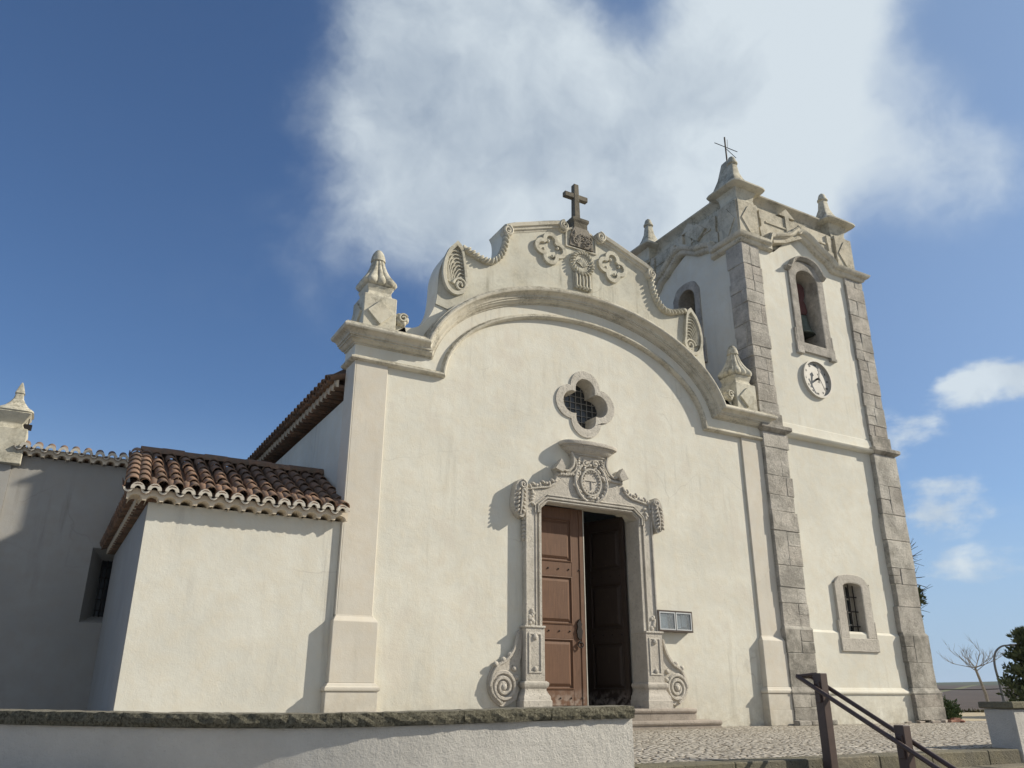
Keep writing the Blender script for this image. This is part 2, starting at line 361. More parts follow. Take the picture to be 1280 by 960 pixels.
def _tile():
    t = NT('clay_roof_tile'); r = t.attr(); n = t.noise(9, 6, .7); n2 = t.noise(30, 4, .7)
    c = t.mix(r, (.36, .215, .14), (.17, .105, .075)); c = t.mix(t.ramp(n, .38, .62, 0, .85), c, (.14, .115, .09))
    c = t.mix(t.ramp(n2, .55, .72, 0, .5), c, (.34, .27, .19))
    return t.done(c, .9, n2, .5, .01, spec=.2)
M['tile'] = _tile()
M['tile_lime'] = plaster('limewashed_tile_ends', (.72, .68, .60), streak=.3, lichen=.3, seed=8)
M['eave'] = plaster('limewashed_eave', (.70, .62, .50), streak=.3, seed=4)
def _cap():
    t = NT('lichened_coping_stone'); n = t.noise(42, 8, .8); n1 = t.noise(2.5, 6, .7); d = t.noise(1, 8, .8, t.vscale((60, 60, 34)))
    c = t.mix(t.ramp(n, .40, .60), (.075, .07, .05), (.33, .31, .235)); c = t.mix(t.ramp(n1, .4, .7, 0, .5), c, (.13, .125, .09))
    c = t.mix(t.math('MULTIPLY', t.ramp(t.upz(), .6, .9), .6), c, (.40, .37, .30))  # upward faces made paler: the lit top strip is put into the colour
    return t.done(c, .95, d, 1., .05, spec=.1)
M['cap'] = _cap()
def _greywall():
    t = NT('rough_roadside_whitewash'); big = t.noise(1.1, 6, .65); n = t.noise(11, 7, .7); f = t.noise(55, 5, .75)
    c = t.mix(t.ramp(big, .35, .7), (.62, .60, .555), (.50, .485, .45)); c = t.mix(t.ramp(t.noise(1, 5, .7, t.vscale((4, 4, .6))), .6, .8, 0, .45), c, (.36, .36, .33))
    c = t.mix(t.ramp(n, .62, .72, 0, .35), c, (.42, .42, .40))
    return t.done(c, .95, t.math('ADD', t.math('MULTIPLY', n, 1.), t.math('MULTIPLY', f, .5)), .8, .03, spec=.15)
M['greywall'] = _greywall()
def _cobble():
    t = NT('limestone_cobbles')
    w = t.mix(.02, t.pos, t.noise_col(14))
    v = t.N.new('ShaderNodeVectorMath'); v.operation = 'MULTIPLY'; t.L.new(w, v.inputs[0]); v.inputs[1].default_value = (1, 1, 0)
    e = t.voro(9.5, 'DISTANCE_TO_EDGE', v.outputs[0], rnd=.85); cc = t.voro(9.5, 'F1', v.outputs[0], 'Color', rnd=.85)
    c = t.mix(cc, (.60, .56, .49), (.46, .42, .36)); c = t.mix(t.ramp(t.noise(.6, 5), .45, .7, 0, .5), c, (.38, .34, .27))
    c = t.mix(t.ramp(t.noise(40, 4), .55, .7, 0, .4), c, (.30, .27, .22))
    c = t.mix(t.ramp(e, .085, .03), c, (.12, .095, .065))
    h = t.math('ADD', t.ramp(e, .0, .16), t.math('MULTIPLY', t.noise(30, 4), .2))
    return t.done(c, .85, h, 1., .035, spec=.25)
M['cobble'] = _cobble()
def _sand():
    t = NT('sandy_ground'); n = t.noise(.5, 8, .7); f = t.noise(20, 5, .7)
    c = t.mix(t.ramp(n, .3, .7), (.52, .44, .31), (.42, .36, .25)); c = t.mix(t.ramp(f, .55, .75, 0, .5), c, (.30, .25, .17))
    return t.done(c, .95, f, .5, .03, spec=.1)
M['sand'] = _sand()
def _field():
    t = NT('ploughed_fields')
    sx = t.N.new('ShaderNodeSeparateXYZ'); t.L.new(t.pos, sx.inputs[0])
    # long strip fields running across the valley
    k = t.math('ADD', t.math('MULTIPLY', sx.outputs[0], .0125), t.math('MULTIPLY', sx.outputs[1], -.026))
    k = t.math('ADD', k, t.math('MULTIPLY', t.noise(.006, 2), .5))
    wv = t.math('FRACT', t.math('MULTIPLY', k, .42), 0.)
    strip = t.math('MULTIPLY', t.ramp(wv, .40, .42), t.ramp(wv, .52, .50))
    brown = t.mix(t.ramp(t.noise(.02, 8, .7), .35, .7), (.115, .088, .070), (.085, .068, .056))
    c = t.mix(strip, brown, (.17, .17, .085))
    dist = t.ramp(sx.outputs[0], 1000, 1080)
    far = t.mix(t.ramp(t.noise(.006, 6, .6), .42, .6), (.085, .105, .075), (.12, .125, .09))
    c = t.mix(dist, c, far)
    return t.done(c, .95, t.noise(.5, 8, .8), .6, .5, spec=.05)
M['field'] = _field()
M['asphalt'] = flat('worn_asphalt', (.07, .068, .065), .9, 0, .2, 6)
def _leaf(name, a, b, tr=.2):
    t = NT(name); c = t.mix(t.attr(), a, b)
    return t.done(c, .7, spec=.25)
M['conifer'] = _leaf('dark_conifer_foliage', (.045, .060, .028), (.11, .13, .06))
M['bush'] = _leaf('green_bush_leaves', (.045, .075, .028), (.09, .125, .05))
M['dry'] = _leaf('brown_green_verge', (.09, .08, .045), (.15, .14, .07))
M['bark'] = flat('pale_grey_bark', (.32, .29, .25), .9, 0, .4, 20)
M['barkd'] = flat('dark_bark', (.09, .075, .06), .9, 0, .4, 20)
M['lamp'] = flat('grey_painted_lamp_steel', (.16, .17, .18), .5, .2)
M['brick'] = stone('broken_red_brick', (.34, .13, .09), (.42, .32, .24), rnd=.7, bs=.7)
M['kerb'] = stone('mossy_kerb_stone', (.25, .225, .155), (.16, .15, .105), rnd=.5, bs=.8, dark=.55)

Y2X = lambda x0: Matrix(((0, 1, 0, x0), (1, 0, 0, 0), (0, 0, 1, 0), (0, 0, 0, 1)))   # (s, d, z) -> a face looking -x: x = x0 + d, y = s

def arc(cx, cz, rx, rz, a0, a1, n): return [(cx + rx * math.cos(math.radians(a0 + (a1 - a0) * i / n)), cz + rz * math.sin(math.radians(a0 + (a1 - a0) * i / n))) for i in range(n + 1)]
def mir(pts): return [(-x, z) for x, z in reversed(pts)]
def spiral(cx, cz, r0, r1, turns, a0, n=40, y=0, sgn=1):
    return [(cx + (r0 + (r1 - r0) * i / n) * math.cos(a0 + sgn * 2 * PI * turns * i / n), y, cz + (r0 + (r1 - r0) * i / n) * math.sin(a0 + sgn * 2 * PI * turns * i / n)) for i in range(n + 1)]
def smooth_path(pts, n=6):
    out = []; P = [Vector(p) for p in pts]
    for i in range(len(P) - 1):
        a = P[max(i - 1, 0)]; b = P[i]; c = P[i + 1]; d = P[min(i + 2, len(P) - 1)]
        for k in range(n):
            t = k / n; out.append(.5 * ((2 * b) + (c - a) * t + (2 * a - 5 * b + 4 * c - d) * t * t + (3 * b - a - 3 * c + d) * t ** 3))
    out.append(P[-1]); return out
def sm2(pts, n=5): return [(p.x, p.y) for p in smooth_path([Vector((a, b)) for a, b in pts], n)]
def wobble(pts, a):
    return [(x + random.uniform(-a, a), z + random.uniform(-a, a)) for x, z in pts]

# ================================================================ SETTING
def sheet(name, poly, z, mat):
    mb = MB(); mb.prism(poly, z, z - .25, axis='z'); o = mb.build(name, mat); o['kind'] = 'structure'; return o
# cobbled plaza
sheet('plaza', [(-14, -7.0), (3.4, -7.0), (3.4, -7.35), (26, -7.35), (26, -.6), (12.3, .2), (12.3, 8), (-14, 8)], 0, M['cobble'])
sheet('sandy_path', [(12.3, .2), (26, -.6), (26, 5.5), (21, 7.5), (16, 9.5), (12.3, 8)], .004, M['sand'])
sheet('road', [(-40, -45), (40, -45), (40, -7.6), (-40, -7.6)], -.96, M['cobble'])
# terrain: the hill falls away behind the church, far fields rise to a low ridge
def terrain():
    mb = MB(); nx = 90; ny = 70; rad = []
    vs = []; fs = []
    R = [8 * (1.085 ** i) for i in range(76)]
    A = [math.radians(a) for a in range(-40, 136, 2)]
    def h(r, a):
        if r < 24: b = -.55 - .02 * r
        elif r < 90: b = -1.0 - (r - 24) * .075
        elif r < 420: b = -5.95 - (r - 90) * .0085
        elif r < 1700: t = (r - 420) / 1280; b = -8.75 + 31 * (t * t * (3 - 2 * t))
        else: b = 22.2 + 2 * math.sin(r * .004)
        b += (1.6 * math.sin(a * 5 + r * .004) + 2.2 * math.sin(a * 11 + 1.3)) * min(1, max(0, (r - 400) / 1200))
        return b
    for r in R:
        for a in A: vs.append((CAM.x + r * math.sin(a), CAM.y + r * math.cos(a), h(r, a)))
    n = len(A)
    for i in range(len(R) - 1):
        for j in range(n - 1): fs.append((i * n + j, (i + 1) * n + j, (i + 1) * n + j + 1, i * n + j + 1))
    mb.add(vs, fs); o = mb.build('terrain', M['field'], smooth=180); o['kind'] = 'structure'
terrain()

# steps down from the plaza (right of the long wall)
def stairs():
    mb = MB()
    for i in range(6):
        z = 0.003 - .165 * i; y1 = -6.99 if i == 0 else -7.35 - .33 * (i - 1)
        y0 = -7.35 - .33 * i
        x = -4.6
        while x < 1.52:
            w = random.uniform(.9, 1.5); x2 = min(x + w, 1.55)
            if 1.55 - x2 < .3: x2 = 1.55
            mb.block(x + .003, x2 - .003, y0, y1, z - .3, z, .004); x = x2
            if x2 >= 1.55: break
    o = mb.build('garden_steps', M['kerb'], bevel=.012); o.name = 'plaza_steps'; o['kind'] = 'structure'
stairs()

# long rough wall in front, with its lichened coping, curving away at the left
def long_wall():
    root = thing('boundary_wall', (-7.5, -7.0, -.9), 'long rough whitewashed retaining wall with dark lichened stone coping across the foreground', 'wall')
    P = [(-4.66, -7.36, .54), (-5.7, -7.33, .525), (-6.8, -7.22, .50), (-7.7, -7.0, .485), (-8.6, -6.62, .488), (-9.35, -6.1, .495), (-10.1, -5.4, .50), (-11.2, -4.2, .50), (-12.6, -2.4, .50)]
    pth = smooth_path([Vector(p) for p in P], 8)
    def strip(mb, off0, off1, zt, zb, r=None):
        rings = []
        for i, p in enumerate(pth):
            t = (pth[min(i + 1, len(pth) - 1)] - pth[max(i - 1, 0)]); t.z = 0; t.normalize(); nrm = Vector((t.y, -t.x, 0))
            if nrm.y > 0: nrm = -nrm
            a = p + nrm * off0; b = p - nrm * off1
            rings.append([Vector((a.x, a.y, p.z + zb if zb > -5 else -1.1)), Vector((a.x, a.y, p.z + zt)), Vector((b.x, b.y, p.z + zt)), Vector((b.x, b.y, p.z + zb if zb > -5 else -1.1))])
        mb.loft(rings)
    mb = MB(); strip(mb, 0, .30, -.108, -9); mb.build('wall_body', M['greywall'], root)
    # coping stones: separate lengths inside one mesh, rough front
    mb = MB(); 
    def at(k):
        i = min(int(k), len(pth) - 2); return pth[i].lerp(pth[i + 1], k - i)
    k = 0.; K = len(pth) - 1
    while k < K - .5:
        k2 = min(K, k + random.uniform(6, 9)); rings = []
        m = 14
        for q in range(m + 1):
            kk = k + .02 + (k2 - k - .04) * q / m; p = at(kk); t = at(min(kk + .3, K)) - at(max(kk - .3, 0)); t.z = 0; t.normalize(); nrm = Vector((t.y, -t.x, 0))
            if nrm.y > 0: nrm = -nrm
            ring = []
            for (o, z) in ((.035, -.105), (.048, -.07), (.048, -.035), (.035, 0), (-.10, .006), (-.34, .0), (-.34, -.105)):
                g = random.uniform(-.008, .008); ring.append(p + nrm * (o + g) + Vector((0, 0, z + random.uniform(-.005, .005))))
            rings.append(ring)
        mb.loft(rings); k = k2
    mb.build('coping', M['cap'], root)
long_wall()

# right parapet with brown coping
root = thing('parapet_wall', (2.8, -7.0, -.5), 'short whitewashed parapet wall with a brown stone coping at the head of the steps', 'wall')
mb = MB(); mb.prism([(1.66, -1.1), (1.57, .48), (9, .48), (9, -1.1)], -7.36, -6.96); mb.build('wall_body', M['greywall'], root, bevel=.012)
mb = MB(); mb.block(1.52, 3.6, -7.40, -6.92, .482, .57, .004); mb.block(3.61, 6.2, -7.40, -6.92, .482, .57, .004); mb.block(6.21, 9.03, -7.40, -6.92, .482, .57, .004)
mb.build('coping', M['kerb'], root, bevel=.012)

# ================================================================ CHURCH
church = thing('church', (0, 6, 0), 'whitewashed baroque church front with curved pediment, carved stone portal and brown double door', 'church')
HW = 5.35
# wall outline of the façade (x,z), left half going up, then mirrored
left = [(-HW, 0), (-HW, 7.30), (-4.62, 7.42)] + sm2([(-4.40, 7.60), (-4.15, 7.66), (-3.93, 7.86), (-3.76, 8.20), (-3.70, 8.60), (-3.68, 9.05), (-3.56, 9.45), (-3.30, 9.88)], 4) \
     + sm2([(-3.12, 9.80), (-2.88, 9.70), (-2.62, 9.63), (-2.40, 9.68), (-2.22, 9.88), (-2.13, 10.15), (-2.13, 10.44), (-2.20, 10.60)], 4) \
     + sm2([(-2.10, 10.72), (-1.54, 10.90), (-.80, 11.16), (-.47, 11.24)], 4) + [(-.40, 11.12), (-.22, 11.26)]
outl = left + mir(left)
def quat(cx, cz, c, R, n=64, rot=0):
    out = []
    for i in range(n):
        a = 2 * PI * i / n; ph = ((a - rot + PI / 4) % (PI / 2)) - PI / 4
        rr = c * math.cos(ph) + math.sqrt(max(0, R * R - (c * math.sin(ph)) ** 2)); out.append((cx + rr * math.cos(a), cz + rr * math.sin(a)))
    return out
WX, WZ = .02, 6.72
door_hole = [(-1.24, .38), (-1.24, 4.20), (-1.08, 4.34), (1.08, 4.34), (1.24, 4.20), (1.24, .38)]
door_hole_w = [(-1.30, .30), (-1.30, 4.25), (-1.12, 4.42), (1.12, 4.42), (1.30, 4.25), (1.30, .30)]
mb = MB(); mb.prism([p for p in outl], 0, .55, [door_hole_w, quat(WX, WZ, .37, .34, 48)])
mb.build('facade_wall', M['wall'], church)
# the field above the cornice is a limewashed skin over the masonry
ELL = [(-3.47 * math.cos(t), 6.66 + 2.0 * math.sin(t)) for t in [PI * i / 48 for i in range(49)]]
def offs(path, d):
    out = []
    for i, (x, z) in enumerate(path):
        a = path[max(i - 1, 0)]; b = path[min(i + 1, len(path) - 1)]; tx, tz = b[0] - a[0], b[1] - a[1]; l = math.hypot(tx, tz)
        out.append((x - tz / l * d, z + tx / l * d))
    return out
top_edge = offs(ELL, .55)
pl = [p for p in left if p[1] > 8.25]
ped = pl + mir(pl); te = [p for p in top_edge if p[1] > 8.15]
mb = MB(); mb.prism(ped + list(reversed(te)), -.035, -.004); mb.build('pediment', M['ped'], church)

# cornice, sweeping round corner -> along -> over the arch -> round corner
def fpath():
    pts = [((-HW - .02, .5), (-HW - .02, 6.66), 's')]
    P = []
    P.append((Vector((-HW, .55, 6.66)), Vector((-1, 0, 0)), Vector((0, 0, 1))))
    P.append((Vector((-HW, 0, 6.66)), Vector((-1, -1, 0)), Vector((0, 0, 1))))
    P.append((Vector((-3.47, 0, 6.66)), Vector((0, -1, 0)), Vector((-1, 0, 1))))
    for i in range(1, 48):
        t = PI * i / 48; tx, tz = 3.47 * math.sin(t), 2.0 * math.cos(t); l = math.hypot(tx, tz)
        P.append((Vector((-3.47 * math.cos(t), 0, 6.66 + 2.0 * math.sin(t))), Vector((0, -1, 0)), Vector((-tz / l, 0, tx / l))))
    P.append((Vector((3.47, 0, 6.66)), Vector((0, -1, 0)), Vector((1, 0, 1))))
    P.append((Vector((HW, 0, 6.66)), Vector((1, -1, 0)), Vector((0, 0, 1))))
    P.append((Vector((HW, .55, 6.66)), Vector((1, 0, 0)), Vector((0, 0, 1))))
    return P
neck = [(0, -.02), (0, .055), (.012, .10), (.035, .128), (.065, .128), (.09, .10), (.10, .068), (.115, .06), (.115, -.02)]
frieze = [(.115, -.02), (.115, .05), (.36, .05), (.36, -.02)]
corn = [(.34, -.02), (.34, .085), (.365, .085), (.367, .115), (.385, .15), (.415, .175), (.418, .205), (.455, .205), (.457, .235), (.49, .24), (.52, .27), (.54, .305), (.542, .335), (.56, .368), (.59, .382), (.62, .378), (.645, .355), (.648, .33), (.675, .33), (.68, .29), (.70, .05), (.70, -.02)]
def off_pt(i, u):
    t = PI * i / 960; tx, tz = 3.47 * math.sin(t), 2.0 * math.cos(t); l = math.hypot(tx, tz)
    return -3.47 * math.cos(t) - tz / l * u, 6.66 + 2.0 * math.sin(t) + tx / l * u
def clip_i(u):
    for i in range(0, 480):
        if off_pt(i, u)[1] >= 6.66 + u: return i
def cornice_rings(prof):
    rings = [[Vector((-HW - p, .55, 6.66 + u)) for u, p in prof], [Vector((-HW - p, -p, 6.66 + u)) for u, p in prof]]
    K = [clip_i(u) for u, p in prof]
    for i in range(0, 961, 15):
        ring = []
        for (u, p), k in zip(prof, K):
            j = min(max(i, k), 960 - k); x, z = off_pt(j, u); ring.append(Vector((x, -p, z)))
        rings.append(ring)
    rings += [[Vector((HW + p, -p, 6.66 + u)) for u, p in prof], [Vector((HW + p, .55, 6.66 + u)) for u, p in prof]]
    return rings
for nm, pr, mt in (('neck_moulding', neck, M['corn']), ('frieze', frieze, M['wall']), ('cornice', corn, M['corn'])):
    mb = MB(); mb.loft(cornice_rings(pr)); mb.build(nm, mt, church, smooth=28)

# pilasters
for sgn in (-1, 1):
    mb = MB(); X = lambda a, b: (min(sgn * a, sgn * b), max(sgn * a, sgn * b))
    x0, x1 = X(4.70, HW); mb.box(x0, x1 , -.05, -.002, 1.9, 6.67)
    mb.box(*X(HW - .002, HW + .03), -.05, .5, 1.9, 6.67)
    mb.build('pilaster', M['pil'], church, bevel=.008)
    mb = MB(); a0, a1 = X(4.62, 5.43); b0, b1 = X(4.68, 5.37)
    mb.loft([[(a0, -.145, .80), (a1, -.145, .80), (a1, .3, .80), (a0, .3, .80)], [(a0, -.145, 1.80), (a1, -.145, 1.80), (a1, .3, 1.80), (a0, .3, 1.80)],
             [(b0, -.06, 1.89), (b1, -.06, 1.89), (b1, .25, 1.88), (b0, .25, 1.88)], [(b0, -.06, 1.91), (b1, -.06, 1.91), (b1, .25, 1.905), (b0, .25, 1.905)]])
    c0, c1 = X(4.56, 5.49)
    mb.box(c0 - 0, c1, -.205, .3, 0, .33); mb.box(c0 + .006, c1 - .006, -.197, .3, .33, .66)
    mb.build('pedestal', M['pil'], church, bevel=.01, seg=2)
    mb = MB(); mb.loft([[(c0 + q, -.205 + q, z), (c1 - q, -.205 + q, z), (c1 - q, .3, z), (c0 + q, .3, z)] for q, z in ((.01, .662), (-.012, .675), (-.02, .70), (-.015, .73), (.01, .75), (.02, .755), (.03, .78), (.055, .80))])
    mb.build('base_moulding', M['pil'], church, smooth=30)

# finials on the ends of the façade
def facade_finial(x, nm='finial'):
    c = Vector((x, .22, 0)); mb = MB(); w = .345
    mb.loft([[(x - w, .22 - w, 7.33), (x + w, .22 - w, 7.33), (x + w, .22 + w, 7.33), (x - w, .22 + w, 7.33)], [(x - w, .22 - w, 8.12), (x + w, .22 - w, 8.12), (x + w, .22 + w, 8.12), (x - w, .22 + w, 8.12)],
             [(x - .27, .22 - .27, 8.16), (x + .27, .22 - .27, 8.16), (x + .27, .22 + .27, 8.16), (x - .27, .22 + .27, 8.16)], [(x - .245, .22 - .245, 8.24), (x + .245, .22 - .245, 8.24), (x + .245, .22 + .245, 8.24), (x - .245, .22 + .245, 8.24)],
             [(x - .29, .22 - .29, 8.38), (x + .29, .22 - .29, 8.38), (x + .29, .22 + .29, 8.38), (x - .29, .22 + .29, 8.38)]])
    o = mb.build('finial', M['orn'], church, bevel=.012)
    dm = MB(); cz = 7.74
    dm.prism([(x - .27, cz), (x, cz + .27), (x + .27, cz), (x, cz - .27)], .22 - w - .05, .22 - w + .01)
    T = Y2X(x - w); d2 = MB(T); d2.prism([(.22 - .27, cz), (.22, cz + .27), (.22 + .27, cz), (.22, cz - .27)], -.05, .01)
    dm.v += d2.v; off = len(dm.v) - len(d2.v); dm.f += [[i + off for i in f] for f in d2.f]; dm.r += d2.r
    dm.build('lozenge', M['orn'], o, bevel=.006)
    # gadrooned flame: squarish in plan, with eight lobes
    g = MB()
    def mod(t, z):
        q = 1 / (abs(math.cos(t)) ** 5 + abs(math.sin(t)) ** 5) ** .2
        k = max(0, min(1, (.78 - z) / .6))
        return (1 + (q - 1) * k) * (.90 + .17 * abs(math.cos(6 * t)) ** .6)
    prof = [(.26, 0), (.32, .03), (.352, .08), (.342, .13), (.30, .20), (.255, .27), (.212, .36), (.17, .47), (.14, .58), (.12, .66)]
    g.lathe((x, .22, 8.38), prof, 120, mod); g.build('flame', M['orn'], o, smooth=60)
    g = MB(); g.lathe((x, .22, 9.03), [(.12, 0), (.155, .02), (.15, .05), (.142, .12), (.115, .2), (.07, .27), (.02, .31)], 20); g.build('tip', M['orn'], o, smooth=60)
    return o
for x in (-4.97, 4.97): facade_finial(x)
# carved roses beside the finials
for x in (-4.47, 4.42):
    mb = MB()
    for k in range(5):
        a = k * 1.256; mb.ell((x + .075 * math.cos(a), -.02, 7.74 + .075 * math.sin(a)), (.085, .10, .085))
    mb.tube(spiral(x, 7.74, .10, .02, 1.4, .4, 20, -.13), .022, 5)
    mb.loft([[(x - .2, .0, 7.2), (x + .2, .0, 7.2), (x + .2, .4, 7.2), (x - .2, .4, 7.2)], [(x - .08, .0, 7.66), (x + .08, .0, 7.66), (x + .08, .2, 7.66), (x - .08, .2, 7.66)]])
    mb.box(x - .30, x + .30, .02, .4, 7.2, 7.50); mb.build('carved_rose', M['orn'], church, smooth=50)

# pediment ornament
def rope(sgn):
    mb = MB(); P = smooth_path([Vector((sgn * x, -.10, z)) for x, z in ((-3.17, 9.80), (-2.92, 9.70), (-2.64, 9.62), (-2.42, 9.65), (-2.23, 9.85), (-2.13, 10.12), (-2.08, 10.42))], 8)
    mb.tube([p + Vector((0, .04, 0)) for p in P], .075, 8)
    L = 0
    for i in range(1, len(P)):
        d = (P[i] - P[i - 1]).length; L += d
        if L > .088:
            L = 0; t = (P[i] - P[i - 1]).normalized(); a = math.atan2(t.z, t.x)
            R = Matrix.Rotation(-(a + .95 * sgn), 3, 'Y'); mb.ell(P[i] + Vector((0, -.015, 0)), (.10, .075, .034), R, 8, 5)
    return mb.build('rope_moulding', M['orn'], church, smooth=50)
def shell(sgn):
    o = sm2([(-3.31, 9.90), (-3.18, 9.76), (-3.10, 9.40), (-3.05, 9.02), (-3.02, 8.85), (-3.12, 8.66), (-3.34, 8.58), (-3.53, 8.70), (-3.63, 9.0), (-3.60, 9.38), (-3.49, 9.68)], 4)
    mb = MB(); pts = [(sgn * x, z) for x, z in (o if sgn > 0 else o)]
    inner = [(sgn * (-3.32 + (x + 3.32) * .78), 9.12 + (z - 9.12) * .84) for x, z in o]
    mb.prism(pts, -.13, -.0, [inner]); mb.prism(inner, -.055, 0)
    for k in range(9):
        z0 = 8.93 + .085 * k; w = .10 + .036 * k
        mb.tube(smooth_path([Vector((sgn * (-3.10 - .012 * k), -.075, z0 + .02)), Vector((sgn * (-3.12 - w * .55 - .01 * k), -.085, z0 + .015)), Vector((sgn * (-3.14 - w), -.085, z0 - .10 - .02 * k)), Vector((sgn * (-3.20 - w * .85), -.075, 8.80 + .012 * k))], 5), .018, 5)
    mb.tube(spiral(sgn * -3.21, 8.84, .17, .03, 1.6, PI if sgn > 0 else 0, 36, -.10, -sgn), .032, 6)
    return mb.build('shell_scroll', M['orn'], church, smooth=40)
def rail_(sgn):
    pth = smooth_path([Vector((sgn * x, 0, z)) for x, z in ((-2.12, 10.66), (-1.9, 10.77), (-1.54, 10.90), (-1.05, 11.08), (-.72, 11.19), (-.50, 11.25))], 5)
    P = []
    for i, p in enumerate(pth):
        t = (pth[min(i + 1, len(pth) - 1)] - pth[max(i - 1, 0)]).normalized() * sgn; P.append((p, Vector((0, -1, 0)), Vector((-t.z, 0, t.x))))
    mb = MB(); mb.sweep(P, [(-.20, -.6), (-.20, .045), (-.16, .06), (-.145, .10), (-.09, .115), (-.08, .16), (-.01, .18), (.015, .16), (.03, .10), (.03, -.6)])
    mb.tube(spiral(sgn * -.53, 11.13, .13, .02, 1.7, PI / 2, 36, -.16, -1 if sgn < 0 else 1), .034, 6)
    mb.tube(spiral(sgn * -2.07, 10.53, .13, .02, 1.7, PI / 2, 36, -.15, 1 if sgn < 0 else -1), .034, 6)
    mb.lathe((0, 0, 0), [(0, 0)], 3) if 0 else None
    for (x, z) in ((-.53, 11.12), (-2.07, 10.52)):
        mb.prism([(sgn * x + .14 * math.cos(a), z + .14 * math.sin(a)) for a in [2 * PI * i / 20 for i in range(20)]], -.13, .02)
    return mb.build('top_rail', M['corn'], church, smooth=40)
for s in (-1, 1): rope(-s if 0 else s); 
for s in (-1, 1): shell(1 if s < 0 else -1)
for s in (1, -1): rail_(s)
for sx in (-.89, .90):
    mb = MB(); cz = 10.43
    mb.prism(quat(sx, cz, .27, .255, 56), -.125, -.02, [quat(sx, cz, .245, .125, 56) if .245 * .7071 < .125 else [(sx + (.34 if k % 2 == 0 else .085) * math.cos(PI / 4 * k), cz + (.34 if k % 2 == 0 else .085) * math.sin(PI / 4 * k)) for k in range(8)]])
    mb = MB(); outer = quat(sx, cz, .222, .213, 64)
    inner = []
    for k in range(4):
        a0 = PI / 2 * k
        for j in range(9):
            b = math.radians(-115 + 230 * j / 8); inner.append((sx + .215 * math.cos(a0) + .115 * math.cos(a0 + b), cz + .215 * math.sin(a0) + .115 * math.sin(a0 + b)))
    mb.prism(outer, -.11, -.03, [inner])
    for k in range(4):
        a0 = PI / 2 * k + .3; mb.ell((sx + .20 * math.cos(a0), -.07, cz + .20 * math.sin(a0)), (.045, .045, .045))
    mb.build('quatrefoil_ornament', M['orn'], church, smooth=40, bevel=.008)
# medallion with shell and fringe
mb = MB(); cz = 10.27
mb.prism([(.33 * math.cos(a), cz + .33 * math.sin(a)) for a in [2 * PI * i / 40 for i in range(40)]], -.09, -.03)
for i in range(22):
    a = 2 * PI * i / 22; mb.ell((.285 * math.cos(a), -.105, cz + .285 * math.sin(a)), (.075, .055, .026), Matrix.Rotation(-a - .6, 3, 'Y'), 8, 5)
for i in range(9):
    a = math.radians(20 + 140 * i / 8); mb.tube([(0, -.10, cz - .10), (.10 * math.cos(a), -.13, cz - .08 + .10 * math.sin(a)), (.185 * math.cos(a), -.105, cz - .07 + .2 * math.sin(a))], [.008, .02, .016], 5)
mb.tube([(.205 * math.cos(2 * PI * i / 30), -.09, cz + .205 * math.sin(2 * PI * i / 30)) for i in range(31)], .02, 5)
mb.build('medallion', M['orn'], church, smooth=50)
mb = MB()
mb.box(-.24, .24, -.07, -.03, 9.58, 9.97)
for k in range(5):
    x = -.19 + .095 * k; mb.tube([(x, -.09, 9.97), (x, -.105, 9.8), (x, -.10, 9.66), (x, -.12, 9.60), (x, -.10, 9.55)], [.03, .032, .028, .045, .02], 8)
mb.build('fringe', M['orn'], church, smooth=50)
# carved panel under the cross
mb = MB(); mb.prism([(-.45, 10.64), (-.45, 11.10), (-.30, 11.2), (.30, 11.2), (.45, 11.10), (.45, 10.64)], -.075, -.03, [[(-.41, 10.68), (-.41, 11.06), (-.28, 11.15), (.28, 11.15), (.41, 11.06), (.41, 10.68)]])
mb.build('panel_frame', M['corn'], church, bevel=.006)
mb = MB(); mb.prism([(-.34, 10.70), (-.30, 11.0), (-.20, 11.24), (.20, 11.24), (.30, 11.0), (.34, 10.70)], -.10, -.03)
for k in range(26):
    x = random.uniform(-.28, .28); z = random.uniform(10.74, 11.1); a = random.uniform(0, PI)
    mb.ell((x, -.105, z), (.07, .03, .022), Matrix.Rotation(a, 3, 'Y'), 7, 5)
for s in (-1, 1): mb.tube(spiral(s * .17, 10.86, .11, .02, 1.5, 0, 24, -.11, s), .02, 5)
mb.build('carved_relief', M['relief'], church, smooth=50)
# stone cross
mb = MB(); mb.loft([[(-.24 + q, .0 + q * .6 - .1, z), (.24 - q, .0 + q * .6 - .1, z), (.24 - q, .36 - q * .6, z), (-.24 + q, .36 - q * .6, z)] for q, z in ((.04, 11.22), (.04, 11.40), (.0, 11.46), (0, 11.53), (.06, 11.55))])
o = mb.build('stone_cross', M['cross'], church, bevel=.01)
mb = MB(); mb.loft([[(-a, .13 - a, z), (a, .13 - a, z), (a, .13 + a, z), (-a, .13 + a, z)] for a, z in ((.085, 11.55), (.07, 12.62))])
mb.box(-.34, .34, .065, .195, 12.19, 12.33); mb.build('cross_shaft', M['cross'], o, bevel=.012)

# round window
win = MB(); win.prism(quat(WX, WZ, .395, .40, 72), -.03, .05, [quat(WX, WZ, .33, .265, 72)])
w = win.build('quatrefoil_window', M['portal'], church, smooth=30, bevel=.008)
mb = MB(); mb.prism(quat(WX, WZ, .37, .338, 48), .05, .50, [quat(WX, WZ, .33, .265, 48)]); mb.build('reveal', M['portal'], w)
mb = MB(); mb.box(WX - .8, WX + .8, .40, .42, WZ - .8, WZ + .8); mb.build('glass', M['glass'], w)
mb = MB()
for k in range(-5, 6):
    mb.box(WX + k * .15 - .006, WX + k * .15 + .006, .375, .39, WZ - .62, WZ + .62); mb.box(WX - .62, WX + .62, .372, .388, WZ + k * .15 - .006, WZ + k * .15 + .006)
mb.build('lattice', M['lead'], w)

